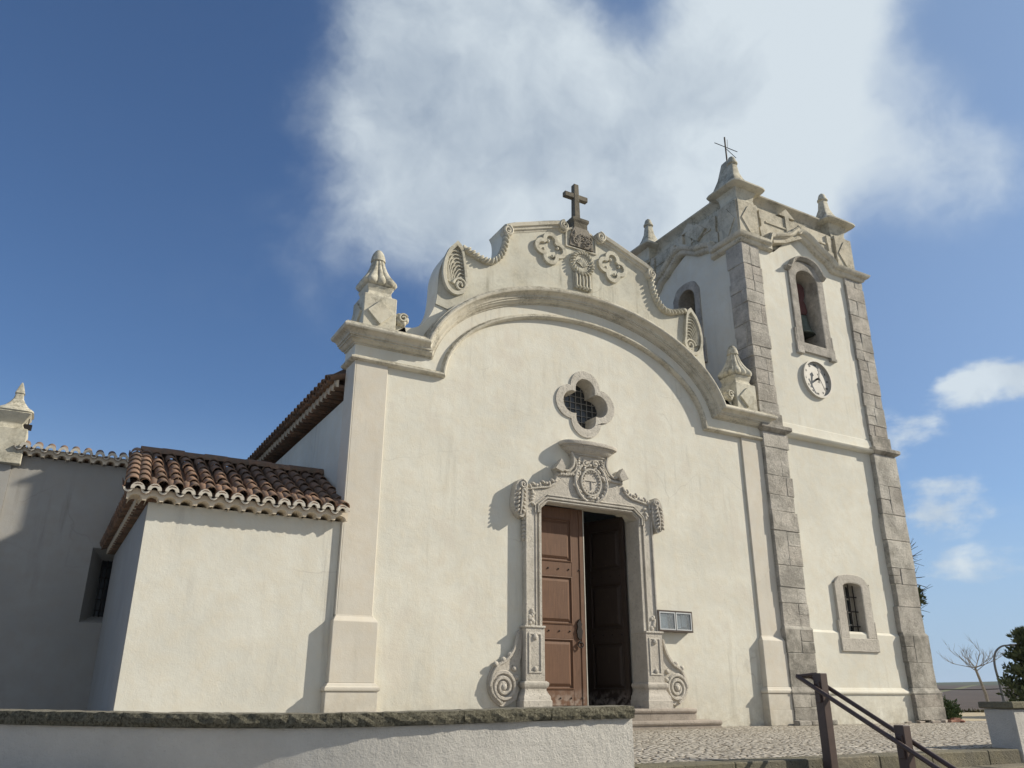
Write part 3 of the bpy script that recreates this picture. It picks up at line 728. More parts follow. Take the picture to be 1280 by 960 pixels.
# ---- portal
portal_m = MB()
left_o = [(-1.24, 4.20), (-1.62, 4.20), (-1.66, 4.42), (-1.66, 4.60), (-1.52, 4.62), (-1.34, 4.60), (-1.20, 4.70), (-1.02, 4.70), (-.90, 4.82), (-.86, 4.98), (-.93, 5.10), (-.78, 5.26), (-.66, 5.10), (-.52, 5.10), (-.43, 5.22), (-.42, 5.38), (-.46, 5.56)]
lint = left_o + mir(left_o) + [(1.08, 4.34), (-1.08, 4.34)]
portal_m.prism(lint, -.13, .12)
portal = portal_m.build('portal', M['portal'], church, bevel=.015)
for s in (-1, 1):
    X = lambda a, b: (min(s * a, s * b), max(s * a, s * b))
    mb = MB(); mb.box(*X(1.24, 1.30), -.13, .32, .40, 4.21); mb.box(*X(1.30, 1.36), -.10, .1, 1.86, 4.21); mb.box(*X(1.36, 1.39), -.14, .1, 1.86, 4.21)
    mb.box(*X(1.39, 1.58), -.125, .1, 1.86, 4.21); mb.box(*X(1.58, 1.62), -.155, .1, 1.86, 4.21)
    for k in range(7): mb.ell((s * (1.60 + .02), -.07, 3.55 + .08 * k), (.055, .07, .05))
    for k in range(9): mb.ell((s * (1.49 + random.uniform(-.05, .05)), -.13, 1.92 + .03 * k), (.045, .03, .04))
    mb.build('jamb', M['portal'], portal, bevel=.006)
    mb = MB(); mb.box(*X(1.232, 1.66), -.20, .31, .86, 1.86); mb.prism([(s * a, b) for a, b in ((1.30, 1.0), (1.60, 1.0), (1.60, 1.74), (1.30, 1.74))], -.216, -.20, [[(s * a, b) for a, b in ((1.34, 1.04), (1.56, 1.04), (1.56, 1.70), (1.34, 1.70))]])
    mb.ell((s * 1.45, -.21, 1.66), (.06, .04, .06)); mb.ell((s * 1.45, -.21, 1.08), (.05, .03, .05)); mb.box(*X(1.22, 1.69), -.225, .3, 1.83, 1.87)
    mb.build('pedestal', M['portal'], portal, bevel=.008)
    mb = MB(); mb.loft([[(X(1.24 - q, 1.66 + q)[0] if 0 else min(s * (1.24 - q), s * (1.66 + q)), -.20 - q, z), (max(s * (1.24 - q), s * (1.66 + q)), -.20 - q, z), (max(s * (1.24 - q), s * (1.66 + q)), .3, z), (min(s * (1.24 - q), s * (1.66 + q)), .3, z)]
                         for q, z in ((.10, .36), (.10, .52), (.085, .53), (.075, .60), (.06, .62), (.02, .70), (.02, .73), (.05, .77), (.062, .81), (.055, .84), (.02, .865))])
    mb.build('base', M['portal'], portal, smooth=30)
    # side scroll on the wall
    o = sm2([(1.66, 1.78), (1.74, 1.76), (1.83, 1.50), (1.95, 1.30), (2.16, 1.17), (2.26, 1.14), (2.38, .88), (2.33, .60), (2.10, .42), (1.86, .50), (1.76, .62), (1.76, 1.0), (1.68, 1.3)], 4)
    mb = MB(); mb.prism([(s * a, b) for a, b in o], -.07, 0)
    mb.tube(spiral(s * 2.07, .76, .28, .05, 2.4, 0 if s > 0 else PI, 60, -.085, s), .04, 6)
    mb.tube(smooth_path([(s * 1.76, -.08, 1.72), (s * 1.84, -.09, 1.45), (s * 2.0, -.09, 1.24), (s * 2.2, -.085, 1.12), (s * 2.32, -.085, .9), (s * 2.30, -.08, .66), (s * 2.1, -.08, .47)], 6), .035, 6)
    for (a, b) in ((1.93, 1.33), (2.08, 1.24), (2.24, 1.16), (1.84, 1.08), (1.80, .92)): mb.ell((s * a, -.085, b), (.06, .04, .05))
    mb.ell((s * 2.07, -.09, .76), (.07, .05, .07)); mb.build('side_scroll', M['portal'], portal, smooth=45)
    # ear scroll bracket
    o = sm2([(1.60, 4.62), (1.72, 4.74), (1.84, 4.66), (1.90, 4.45), (1.92, 4.20), (1.84, 4.02), (1.72, 3.95), (1.66, 4.05), (1.60, 4.25)], 4)
    mb = MB(); mb.prism([(s * a, b) for a, b in o], -.20, 0)
    mb.tube(spiral(s * 1.72, 4.62, .09, .015, 1.4, PI / 2, 24, -.22, s), .026, 6)
    mb.tube([(s * 1.73, -.21, 4.52), (s * 1.76, -.24, 4.25), (s * 1.78, -.21, 4.0)], [.03, .03, .02], 6)
    for k in range(6):
        z = 4.50 - .085 * k; d = .085
        for q in (-1, 1): mb.ell((s * (1.755 + .006 * k) + q * .065, -.21, z), (.07, .045, .028), Matrix.Rotation(q * .75, 3, 'Y'), 8, 5)
    mb.build('ear_scroll', M['portal'], portal, smooth=45)
    # curled leaf mouldings along the lintel top
    mb = MB()
    mb.tube(smooth_path([(s * .47, -.15, 5.50), (s * .42, -.16, 5.34), (s * .46, -.17, 5.18), (s * .60, -.17, 5.06), (s * .74, -.16, 5.10)], 6), .03, 6)
    mb.tube(smooth_path([(s * .40, -.14, 5.42), (s * .35, -.15, 5.22), (s * .42, -.15, 5.08), (s * .58, -.15, 4.98), (s * .80, -.15, 4.99)], 6), .026, 6)
    for k in range(8):
        f = k / 7; mb.ell((s * (.30 + .05 * f), -.15, 5.38 - .42 * f), (.055, .04, .026), Matrix.Rotation(s * .6, 3, 'Y'))
    for k in range(7):
        f = k / 6; mb.ell((s * (.45 + .38 * f), -.145, 5.00 - .03 * f), (.045, .035, .03), Matrix.Rotation(s * (.5 + f), 3, 'Y'))
    mb.prism([(s * a, b) for a, b in ((.76, 5.0), (.95, 5.06), (.80, 5.28), (.70, 5.12))], -.26, -.10)
    for k in range(9):
        f = k / 8; mb.ell((s * (.90 + .62 * f), -.145, 4.80 - .17 * f + .03 * math.sin(k * 2)), (.06, .045, .034), Matrix.Rotation(s * .4 + k, 3, 'Y'))
    mb.tube(smooth_path([(s * .86, -.14, 4.90), (s * .92, -.15, 4.76), (s * 1.08, -.15, 4.66), (s * 1.30, -.15, 4.62), (s * 1.58, -.14, 4.56)], 6), .026, 6)
    for k in range(6): mb.ell((s * (1.42 + .18 * random.random()), -.14, 4.26 + .05 * k), (.06, .035, .035), Matrix.Rotation(random.random() * 3, 3, 'Y'))
    mb.build('leaf_carving', M['portal'], portal, smooth=45)
# door head mouldings
mb = MB()
for (d, p, r) in ((.03, .14, .018), (.085, .155, .026), (.15, .145, .016)):
    mb.tube([(-1.24 - d, -p, 4.10), (-1.24 - d, -p, 4.22 + d * .4), (-1.08 - d * .3, -p, 4.34 + d), (1.08 + d * .3, -p, 4.34 + d), (1.24 + d, -p, 4.22 + d * .4), (1.24 + d, -p, 4.10)], r, 6)
mb.build('head_moulding', M['portal'], portal, smooth=45)
# oval cartouche
mb = MB(); cz = 4.88
mb.prism([(.235 * math.cos(a), cz + .27 * math.sin(a)) for a in [2 * PI * i / 32 for i in range(32)]], -.155, -.12)
mb.tube([(.25 * math.cos(2 * PI * i / 32), -.165, cz + .285 * math.sin(2 * PI * i / 32)) for i in range(33)], .026, 6)
for i in range(20):
    a = 2 * PI * i / 20; mb.ell((.205 * math.cos(a), -.165, cz + .235 * math.sin(a)), (.03, .03, .018), Matrix.Rotation(-a, 3, 'Y'))
for i in range(24):
    a = 2 * PI * i / 24 + random.uniform(-.1, .1); k = random.uniform(.85, 1.22)
    mb.ell((.335 * k * math.cos(a), -.145, cz + .365 * k * math.sin(a)), (.065, .05, .034), Matrix.Rotation(-a + 1.2, 3, 'Y'))
for s in (-1, 1):
    mb.tube(smooth_path([(s * .12, -.15, cz - .42), (s * .30, -.17, cz - .30), (s * .41, -.17, cz - .05), (s * .36, -.16, cz + .2), (s * .22, -.17, cz + .36)], 6), .03, 6)
    mb.tube(spiral(s * .13, cz + .42, .09, .02, 1.3, 0, 20, -.16, s), .022, 5)
mb.tube([(-.15, -.165, cz + .03), (.15, -.165, cz + .03)], .009, 4); mb.tube([(0, -.165, cz - .16), (0, -.165, cz + .03)], .009, 4)
mb.build('cartouche', M['portal'], portal, smooth=45)
# bowed hood
mb = MB(); rings = []
for hw, dp, z in ((.42, .14, 5.38), (.43, .15, 5.46), (.47, .19, 5.462), (.47, .19, 5.49), (.50, .215, 5.50), (.545, .25, 5.53), (.60, .29, 5.58), (.625, .31, 5.62), (.66, .335, 5.622), (.66, .335, 5.65), (.71, .37, 5.655), (.725, .38, 5.69), (.715, .375, 5.73), (.68, .345, 5.735), (.66, .0, 5.77)):
    rings.append([(hw * math.sin(a), -dp * (.32 + .68 * math.cos(a) ** .8) if dp else -.0, z) for a in [-PI / 2 + PI * i / 24 for i in range(25)]] + [(hw, .02, z), (-hw, .02, z)])
mb.loft(rings); mb.build('hood', M['portal'], portal, smooth=30)

# ---- doors
def leaf(name, x0, x1, mat, parent_root, T=None, seam=True):
    mb = MB(T); W_ = x1 - x0; zt = 4.36
    mb.box(x0, x1, .0, .05, .42, zt)
    pan = [(3.22, 4.12), (1.96, 2.92), (.72, 1.68)]
    # rails and stiles proud of the recessed panels
    sx0, sx1 = x0 + .10, x1 - .30
    mb.box(x0, sx0, -.035, 0, .42, zt); mb.box(sx1, x1 - .10, -.035, 0, .42, zt)
    for a, b in ((4.12, zt), (2.92, 3.22), (1.68, 1.96), (.42, .72)): mb.box(sx0, sx1, -.032, 0, a, b)
    mb.box(x1 - .10, x1, -.05, 0, .42, zt)
    o = mb.build(name, mat, parent_root, bevel=.005)
    for a, b in pan:
        q = MB(T); e = .11
        q.loft([[(sx0 + d, -y, a + d), (sx1 - d, -y, a + d), (sx1 - d, -y, b - d), (sx0 + d, -y, b - d)] for d, y in ((0.0, -.01), (.0, .045), (.02, .05), (.03, .02), (.05, .015), (e, .05))]); q.build('door_panel', mat, o)
    for zc in (3.07, 1.83, .56):
        for k in range(5): st = MB(T); st.ell((x0 + .14 + (W_ - .26) * k / 4, -.04, zc), (.018, .018, .018), None, 6, 4); st.build('stud', M['iron'], o)
    return o
T = Matrix.Translation((0, .30, 0))
dl = leaf('door', -1.24, .03, M['door'], church, T)
mb = MB(T); mb.prism([(-.12 + a, 1.86 + b) for a, b in ((-.05, -.14), (-.07, -.02), (-.04, .06), (-.06, .12), (0, .22), (.06, .12), (.04, .06), (.07, -.02), (.05, -.14), (0, -.2))], -.07, -.04)
mb.tube([(-.12 + .06 * math.cos(2 * PI * i / 18), -.09, 1.57 + .05 * math.sin(2 * PI * i / 18)) for i in range(19)], .014, 6); mb.ell((-.12, -.06, 1.62), (.03, .03, .03))
mb.build('knocker', M['iron'], dl)
mb = MB(T); mb.box(.031, .05, -.055, .05, .42, 4.36); mb.build('meeting_strip', M['frame_white'], dl)
th = math.radians(70)
T2 = Matrix.Translation((1.22, .38, 0)) @ Matrix.Rotation(-th, 4, 'Z') @ Matrix.Scale(-1, 4, (1, 0, 0)) @ Matrix.Translation((0, 0, 0))
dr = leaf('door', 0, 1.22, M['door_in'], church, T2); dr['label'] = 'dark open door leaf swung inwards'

# ---- entrance steps
mb = MB()
for (x0, x1, y0, z0, z1) in ((-2.78, 2.74, -.64, 0, .15), (-2.42, 2.32, -.38, .15, .37)):
    n = 4
    for k in range(n):
        a = x0 + (x1 - x0) * k / n; b = x0 + (x1 - x0) * (k + 1) / n
        rr = random.random(); cut = .012
        mb.loft([[(a + .003, y0 + q, z), (b - .003, y0 + q, z), (b - .003, .0, z), (a + .003, .0, z)] for q, z in ((.04, z0), (.035, z1 - .09), (.012, z1 - .075), (0, z1 - .045), (.008, z1 - .015), (.03, z1))], True, True, rr)
mb.box(-1.4, 1.4, -.05, .6, .2, .41)
mb.build('entrance_steps', M['step'], church, smooth=30)

# ---- nave: hollow box behind the façade
def wallbox(mb, x0, x1, y0, y1, z0, z1, t=.5):
    mb.box(x0, x0 + t, y0, y1, z0, z1); mb.box(x1 - t, x1, y0, y1, z0, z1); mb.box(x0 + t, x1 - t, y1 - t, y1, z0, z1)
mb = MB(); wallbox(mb, -5.25, 5.25, .55, 20, 0, 6.15); mb.build('nave_wall', M['wall_side'], church)
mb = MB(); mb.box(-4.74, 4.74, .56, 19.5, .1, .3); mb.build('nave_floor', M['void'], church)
mb = MB(); mb.add([(-5.70, .56, 6.47), (5.70, .56, 6.47), (5.70, 20.2, 6.47), (-5.70, 20.2, 6.47), (0, 3.2, 11.0), (0, 17.6, 11.0)], [(0, 1, 4), (1, 2, 5, 4), (2, 3, 5), (3, 0, 4, 5), (0, 3, 2, 1)]); mb.build('nave_roof', M['tile'], church)  # steep pitch, out of view, shaped to throw shade on the wing
mb = MB(); mb.box(-1, 1, 2.0, 5.6, 6.6, 11.3); tu = mb.build('unseen_shade_block', M['shade_block'], church)  # added block hidden behind the pediment, there to shade the wing wall
mb = MB(); mb.add([(-1.12, 1.9, 11.25), (1.12, 1.9, 11.25), (1.12, 5.75, 11.25), (-1.12, 5.75, 11.25), (0, 3.0, 12.0), (0, 4.8, 12.0)], [(0, 1, 4), (1, 2, 5, 4), (2, 3, 5), (3, 0, 4, 5), (0, 3, 2, 1)]); mb.build('shade_block_cap', M['tile'], tu)
def halfpipe(mb, a, b, r0, r1, up, n=7, th=.016, cup=False, r=None):
    a = Vector(a); b = Vector(b); t = (b - a).normalized(); up = Vector(up); side = t.cross(up).normalized(); up = side.cross(t).normalized(); sg = -1 if cup else 1
    rings = []
    for p, rr in ((a, r0), (b, r1)):
        o = [p + side * (rr * math.cos(PI * i / n)) + up * (sg * rr * math.sin(PI * i / n)) for i in range(n + 1)]
        q = [p + side * ((rr - th) * math.cos(PI * i / n)) + up * (sg * (rr - th) * math.sin(PI * i / n)) for i in reversed(range(n + 1))]
        rings.append(o + q)
    mb.loft(rings, True, True, r)
# tiled eave of the nave, left side (a double row of tile ends on a plaster band)
def eave(parent, P0, P1, out, z, pitch=.255, over=.32, mats=('tile', 'eave'), up_len=.5, slope=.45, lime=True, band=True, front=.085):
    P0 = Vector(P0); P1 = Vector(P1); out = Vector(out); n = max(1, round((P1 - P0).length / pitch)); d = (P1 - P0) / n; w = d.length; al = d.normalized()
    up = Vector((0, 0, 1)); a = MB(); b = MB(); c = MB(); q = MB()
    for i in range(n):
        c0 = P0 + d * (i + .5) + al * random.uniform(-.006, .006); zz = z + random.uniform(-.006, .006)
        e = c0 + out * over + up * zz; s0 = e - out * up_len + up * (up_len * slope)
        halfpipe(a, e, s0, .095, .083, up)
        e3 = P0 + d * i + out * (over - .012) + up * (zz + .012); halfpipe(a, e3, e3 - out * up_len + up * up_len * slope, .085, .085, up, cup=True)
        if lime:
            halfpipe(b, e + out * .014 + up * -.004, e - out * .05 + up * .012, .108, .106, up, th=.058)
            halfpipe(b, e3 + out * .004, e3 - out * .03 + up * .008, .075, .075, up, th=.03, cup=True)
        # second row below: mouths of tiles let into a plaster band, whose lower edge is a run of small arches
        if band:
            m = 8; h0 = zz - .155; R = w * .40; pts = [(-w / 2, h0)] + [(-R * math.cos(PI * k / m), h0 + .085 * math.sin(PI * k / m)) for k in range(m + 1)] + [(w / 2, h0), (w / 2, zz - .012), (0, zz + .03), (-w / 2, zz - .012)]
            cc = P0 + d * (i + .5); r0 = [cc + al * x + out * (over - front) + up * hz for x, hz in pts]; r1 = [cc + al * x + out * (over - front - .05) + up * hz for x, hz in pts]
            c.loft([r0, r1])
            e2 = cc + out * (over - front - .02) + up * h0; halfpipe(q, e2, e2 - out * (over + .05), R, R * .9, up, th=.012)
    a.build('eave_tiles', M['tile'], parent, smooth=50)
    if lime: b.build('limewashed_tile_ends', M['tile_lime'], parent, smooth=50)
    if band:
        # soffit between the two rows
        c.build('eave_band', M[mats[1]], parent, smooth=50); q.build('lower_eave_tiles', M['eave'] if lime else M['tile'], parent, smooth=50)
eave(church, (-5.25, .56, 0), (-5.25, 20, 0), (-1, 0, 0), 6.44, over=.45, lime=False, slope=.35, front=.17)

# notice board
nb = thing('notice_board', (2.08, -.1, 1.87), 'dark metal glass-fronted notice case on the wall beside the portal', 'notice board')
mb = MB(); X0, X1, Z0, Z1 = 1.61, 2.56, 1.88, 2.32
mb.prism([(X0, Z0), (X0, Z1), (X1, Z1), (X1, Z0)], -.17, 0, [[(X0 + .03, Z0 + .03), (X0 + .03, Z1 - .03), (X1 - .03, Z1 - .03), (X1 - .03, Z0 + .03)]]); mb.box(X0 + .03, X1 - .03, -.03, 0, Z0 + .03, Z1 - .03)
mb.build('case', M['bronze_case'], nb, bevel=.004)
for a, b in ((X0 + .035, (X0 + X1) / 2 - .01), ((X0 + X1) / 2 + .01, X1 - .035)):
    mb = MB(); mb.prism([(a, Z0 + .035), (a, Z1 - .035), (b, Z1 - .035), (b, Z0 + .035)], -.175, -.15, [[(a + .025, Z0 + .06), (a + .025, Z1 - .06), (b - .025, Z1 - .06), (b - .025, Z0 + .06)]])
    f = mb.build('pane_frame', M['alu'], nb); mb = MB(); mb.box(a + .02, b - .02, -.162, -.158, Z0 + .05, Z1 - .05); mb.build('glass', M['pane'], f)
for a, b, c_, d_ in ((.06, .36, .07, .07), (.55, .72, .09, .09), (.74, .88, .12, .07)): mb = MB(); mb.box(X0 + a, X0 + b, -.045, -.032, Z0 + c_, Z1 - d_); mb.build('notice', M['paper'], nb)

# ================================================================ SIDE CHAPEL (left annex)
ch = thing('side_chapel', (-7, 3, 0), 'low whitewashed side chapel with a clay tiled roof, left of the church front', 'chapel')
mb = MB(); mb.box(-8.6, -5.385, .02, 6.4, 0, 3.52); mb.build('wall', M['wall_side'], ch)
mb = MB(); mb.box(-8.606, -8.602, .024, 6.34, 0, 3.5); mb.build('shaded_grimy_side_wall', M['wing'], ch)  # thin skin: the shade of this side put into its grey, plus grime
eave(ch, (-8.95, .06, 0), (-5.33, .06, 0), (0, -1, 0), 3.66, over=.33, slope=.5)
eave(ch, (-8.6, 6.3, 0), (-8.6, -.05, 0), (-1, 0, 0), 3.68, over=.32, slope=.35, lime=False, front=.15)
def chapel_roof():
    mb = MB(); sl = .5; y0, z0 = -.20, 3.70; y1 = 1.98; z1 = z0 + sl * (y1 - y0)
    mb.loft([[(-8.78, y0, z0 - .03), (-5.30, y0, z0 - .03)], [(-8.60, y1, z1 - .03), (-5.30, y1, z1 - .03)], [(-8.60, 6.3, z1 - .2), (-5.30, 6.3, z1 - .2)]], False, False)
    mb.add([(-8.9, -.1, 3.68), (-8.62, 1.98, 4.76), (-8.62, 6.3, 4.7), (-8.9, 6.3, 3.68)], [(0, 1, 2, 3)])
    up = Vector((0, -sl, 1)).normalized()
    nx = 14
    for i in range(nx):
        xb = -8.83 + .255 * (i + .5); 
        L = 6
        for k in range(L + 1):
            ya = y0 + .02 + (y1 - y0) * k / (L + .6); yb = ya + (y1 - y0) / L * 1.12; yb = min(yb, y1 + .03); j = random.uniform(-.014, .014)
            za = z0 + sl * (ya - y0) + .028; zb = z0 + sl * (yb - y0) + .008
            halfpipe(mb, (xb + j, ya, za + .012 + random.uniform(-.006, .01)), (xb + j + random.uniform(-.014, .014), yb, zb - .004), .100 + random.uniform(-.005, .004), .082, (0, 0, 1))
            halfpipe(mb, (xb - .128, ya + .1, za + .02), (xb - .128, min(yb + .1, y1), zb + .03), .09, .08, (0, 0, 1), cup=True)
    # ridge: big mortared tiles
    x = -8.72
    while x < -5.4:
        w = random.uniform(.36, .44); zz = z1 + .02 + random.uniform(-.012, .012)
        halfpipe(mb, (x, y1, zz), (x + w + .03, y1, zz + .012), .145, .135, (0, 0, 1)); x += w
    # verge tiles on the left end, stepping down to the eave corner
    for k in range(7):
        f0 = k / 7; f1 = (k + 1.15) / 7
        for dx in (0, .16):
            halfpipe(mb, (-8.90 + .12 * f0 + dx, -.22 + 2.15 * f0, 3.72 + 1.07 * f0 + .02), (-8.90 + .12 * f1 + dx, -.22 + 2.15 * f1, 3.72 + 1.07 * f1), .12, .10, (-.3 + dx, 0, 1))
    return mb.build('roof', M['tile'], ch, smooth=50)
chapel_roof()

# ================================================================ TRANSEPT WING behind, far left
tr = thing('transept_wing', (-11, 9, 0), 'shaded rear wing of the church with a barred window and tiled eave at far left', 'church wing')
mb = MB(); TY = 6.35
wd = [(-8.98, 2.12), (-8.98, 3.62), (-8.1, 3.62), (-8.1, 2.12)]
mb.prism([(-10.95, 0), (-10.95, 5.55), (-5.4, 5.55), (-5.4, 0)], TY, TY + .6, [[(-9.06, 2.05), (-9.06, 3.66), (-8.10, 3.66), (-8.10, 2.05)]])
mb.box(-10.6, -5.4, TY + .61, 12, 0, 5.5)
mb.box(-14.0, -10.955, TY - .07, 12, 0, 5.6)
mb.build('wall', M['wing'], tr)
mb = MB()
o_ = [(-9.06, 2.05), (-9.06, 3.66), (-8.10, 3.66), (-8.10, 2.05)]; i_ = [(-8.80, 2.22), (-8.80, 3.45), (-8.36, 3.45), (-8.36, 2.22)]
for k in range(4):
    a0, a1, b0, b1 = o_[k], o_[(k + 1) % 4], i_[k], i_[(k + 1) % 4]
    mb.add([(a0[0], TY + .004, a0[1]), (a1[0], TY + .004, a1[1]), (b1[0], TY + .5, b1[1]), (b0[0], TY + .5, b0[1])], [(0, 1, 2, 3)])
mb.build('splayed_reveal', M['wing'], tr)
mb = MB(); mb.box(-8.82, -8.34, TY + .50, TY + .52, 2.2, 3.47); g = mb.build('window', M['glass'], tr)
mb = MB()
for k in range(5): mb.tube([(-8.77 + .095 * k, TY + .46, 2.2), (-8.77 + .095 * k, TY + .46, 3.46)], .010, 6)
for k in range(5): mb.tube([(-8.81, TY + .45, 2.35 + .24 * k), (-8.35, TY + .45, 2.35 + .24 * k)], .010, 6)
mb.build('bars', M['iron'], g)
eave(tr, (-10.9, TY, 0), (-5.4, TY, 0), (0, -1, 0), 5.68, over=.28, slope=.4)
mb = MB(); mb.prism([(-10.95, 5.6), (-10.95, 5.72), (-5.4, 5.72), (-5.4, 5.6)], TY - .1, 11.9); mb.build('roof', M['tile'], tr)
# pier block and finial at its corner
fx, fy = -11.12, TY + .1
mb = MB(); mb.box(-14, -11.6, fy - .30, fy + .35, 5.55, 5.7); mb.box(fx - .46, fx + .27, fy - .33, fy + .33, 6.33, 6.13) if 0 else None
mb.loft([[(fx - .42, fy - .3, 5.3), (fx + .33, fy - .3, 5.3), (fx + .33, fy + .35, 5.3), (fx - .42, fy + .35, 5.3)], [(fx - .42, fy - .3, 6.10), (fx + .33, fy - .3, 6.10), (fx + .33, fy + .35, 6.10), (fx - .42, fy + .35, 6.10)],
         [(fx - .30, fy - .22, 6.13), (fx + .24, fy - .22, 6.13), (fx + .24, fy + .26, 6.13), (fx - .30, fy + .26, 6.13)], [(fx - .24, fy - .20, 6.22), (fx + .2, fy - .20, 6.22), (fx + .2, fy + .22, 6.22), (fx - .24, fy + .22, 6.22)],
         [(fx - .37, fy - .36, 6.47), (fx + .34, fy - .36, 6.47), (fx + .34, fy + .36, 6.47), (fx - .37, fy + .36, 6.47)]])
f = mb.build('finial', M['orn'], tr, bevel=.015)
mb = MB(); sq = lambda t, z: 1 / (abs(math.cos(t)) ** 6 + abs(math.sin(t)) ** 6) ** (1 / 6)
mb.lathe((fx, fy, 6.47), [(.34, 0), (.37, .03), (.36, .07), (.24, .16), (.15, .28), (.10, .38), (.08, .50), (.10, .51), (.09, .55), (.05, .68), (.015, .78)], 32, sq); mb.build('flame', M['orn'], f, smooth=40)
mb = MB(); mb.box(fx + .20, fx + .24, fy - .1, fy - .06, 6.1, 6.6); mb.tube([(fx + .30, fy - .1, 6.2), (fx + .30, fy - .1, 6.42)], .012, 5); mb.box(fx + .22, fx + .38, fy - .14, fy - .05, 6.14, 6.26); mb.build('bracket', M['iron'], tr)

# ================================================================ BELL TOWER
tw = thing('bell_tower', (7.95, 2.45, 0), 'square bell tower with stone quoins, arched belfry openings and pyramid roof, right of the church', 'tower')
TX0, TX1, TD = 5.52, 10.42, 4.9
# belfry openings
def arch_hole(cx, hw, z0, zs, rise, n=12):
    return [(cx - hw, z0)] + [(cx - hw * math.cos(PI * i / n), zs + rise * math.sin(PI * i / n)) for i in range(n + 1)] + [(cx + hw, z0)]
bf = arch_hole(7.97, .45, 9.88, 11.93, .36)
lw = arch_hole(8.02, .35, 1.95, 3.20, .11)
mb = MB(); fo = [(TX0 + .04, 0), (TX0 + .04, 12.6), (6.8, 12.6), (7.2, 12.95), (7.9, 13.35), (8.4, 13.2), (9.1, 12.7), (TX1 - .04, 12.6), (TX1 - .04, 0)]
mb.prism(fo, 0, .75, [bf, lw])
sw = arch_hole(2.42, .37, 9.9, 11.78, .36)
Ts = Y2X(TX0 + .04); q = MB(Ts); q.prism([(.75, 0), (.75, 12.6), (1.2, 12.95), (2.3, 13.3), (3.5, 12.8), (4.2, 12.6), (TD - .02, 12.6), (TD - .02, 0)], 0, .7, [sw]); 
def merge(a, b):
    o = len(a.v); a.v += b.v; a.f += [[i + o for i in f] for f in b.f]; a.r += b.r
merge(mb, q)
q = MB(Y2X(TX1 - .74)); q.prism([(.75, 0), (.75, 12.6), (TD - .02, 12.6), (TD - .02, 0)], 0, .7, [sw]); merge(mb, q)
mb.prism([(TX0 + .75, 0), (TX0 + .75, 12.6), (TX1 - .75, 12.6), (TX1 - .75, 0)], TD - .72, TD - .02, [bf])
mb.build('wall', M['tower_wall'], tw)
mb = MB(); mb.box(TX0 + .75, TX1 - .75, .76, TD - .73, 9.3, 9.6); mb.build('belfry_floor', M['inner'], tw); mb = MB(); mb.box(TX0 + .75, TX1 - .75, .76, TD - .73, 12.6, 12.75); mb.build('belfry_ceiling', M['inner'], tw)
# quoins: stacks of dressed blocks, one stack per corner and storey
def quoins(cx, cy, sx, sy, z0, z1, wx, wy, proud, mat, hrange=(.34, .62)):
    mb = MB(); z = z0; X = lambda a, b: (min(a, b), max(a, b)); g = .003
    while z < z1 - .05:
        h = random.uniform(*hrange) * random.choice((.7, 1, 1, 1.25)); h = min(h, z1 - z)
        if z1 - (z + h) < .2: h = z1 - z
        kind = random.random(); jx = random.uniform(-.03, .03); pr = proud + random.uniform(-.008, .010)
        x_out = cx + sx * pr; x_in = cx - sx * (wx + jx); y_out = cy + sy * pr; y_in = cy - sy * (wy - jx); j = .009
        if kind < .5:      # long stone on the front, a second one behind the corner
            mb.block(*X(x_out, x_in), *X(y_out, cy - sy * .1), z + g, z + h - g, j); mb.block(*X(x_out - sx * .004, cx - sx * .1), *X(cy - sy * .106, y_in), z + g, z + h - g, j)
        elif kind < .8 or h < .35:
            xm = cx - sx * wx * random.uniform(.3, .7)
            mb.block(*X(x_out, xm), *X(y_out, y_in), z + g, z + h - g, j); mb.block(*X(xm - sx * 2 * g, x_in), *X(y_out - sy * .005, cy - sy * .06), z + g, z + h - g, j)
        else:              # a block beside two small ones
            xm = cx - sx * wx * random.uniform(.4, .6); zm = z + h * random.uniform(.4, .6)
            mb.block(*X(x_out, xm), *X(y_out, y_in), z + g, z + h - g, j)
            for a, b in ((z, zm), (zm, z + h)): mb.block(*X(xm - sx * 2 * g, x_in), *X(y_out - sy * random.uniform(0, .01), cy - sy * .06), a + g, b - g, j)
        z += h
    o = mb.build('quoin', mat, tw, bevel=.010)
    pm = proud - .022; mb = MB()
    mb.box(*X(cx + sx * pm, cx - sx * (wx - .035)), *X(cy + sy * pm, cy - sy * (wy - .035)), z0 + .004, z1 - .004); mb.build('mortar', M['tower_wall'], o)
    return o
corners = ((TX0, 0, -1, -1), (TX1, 0, 1, -1), (TX0, TD, -1, 1), (TX1, TD, 1, 1))
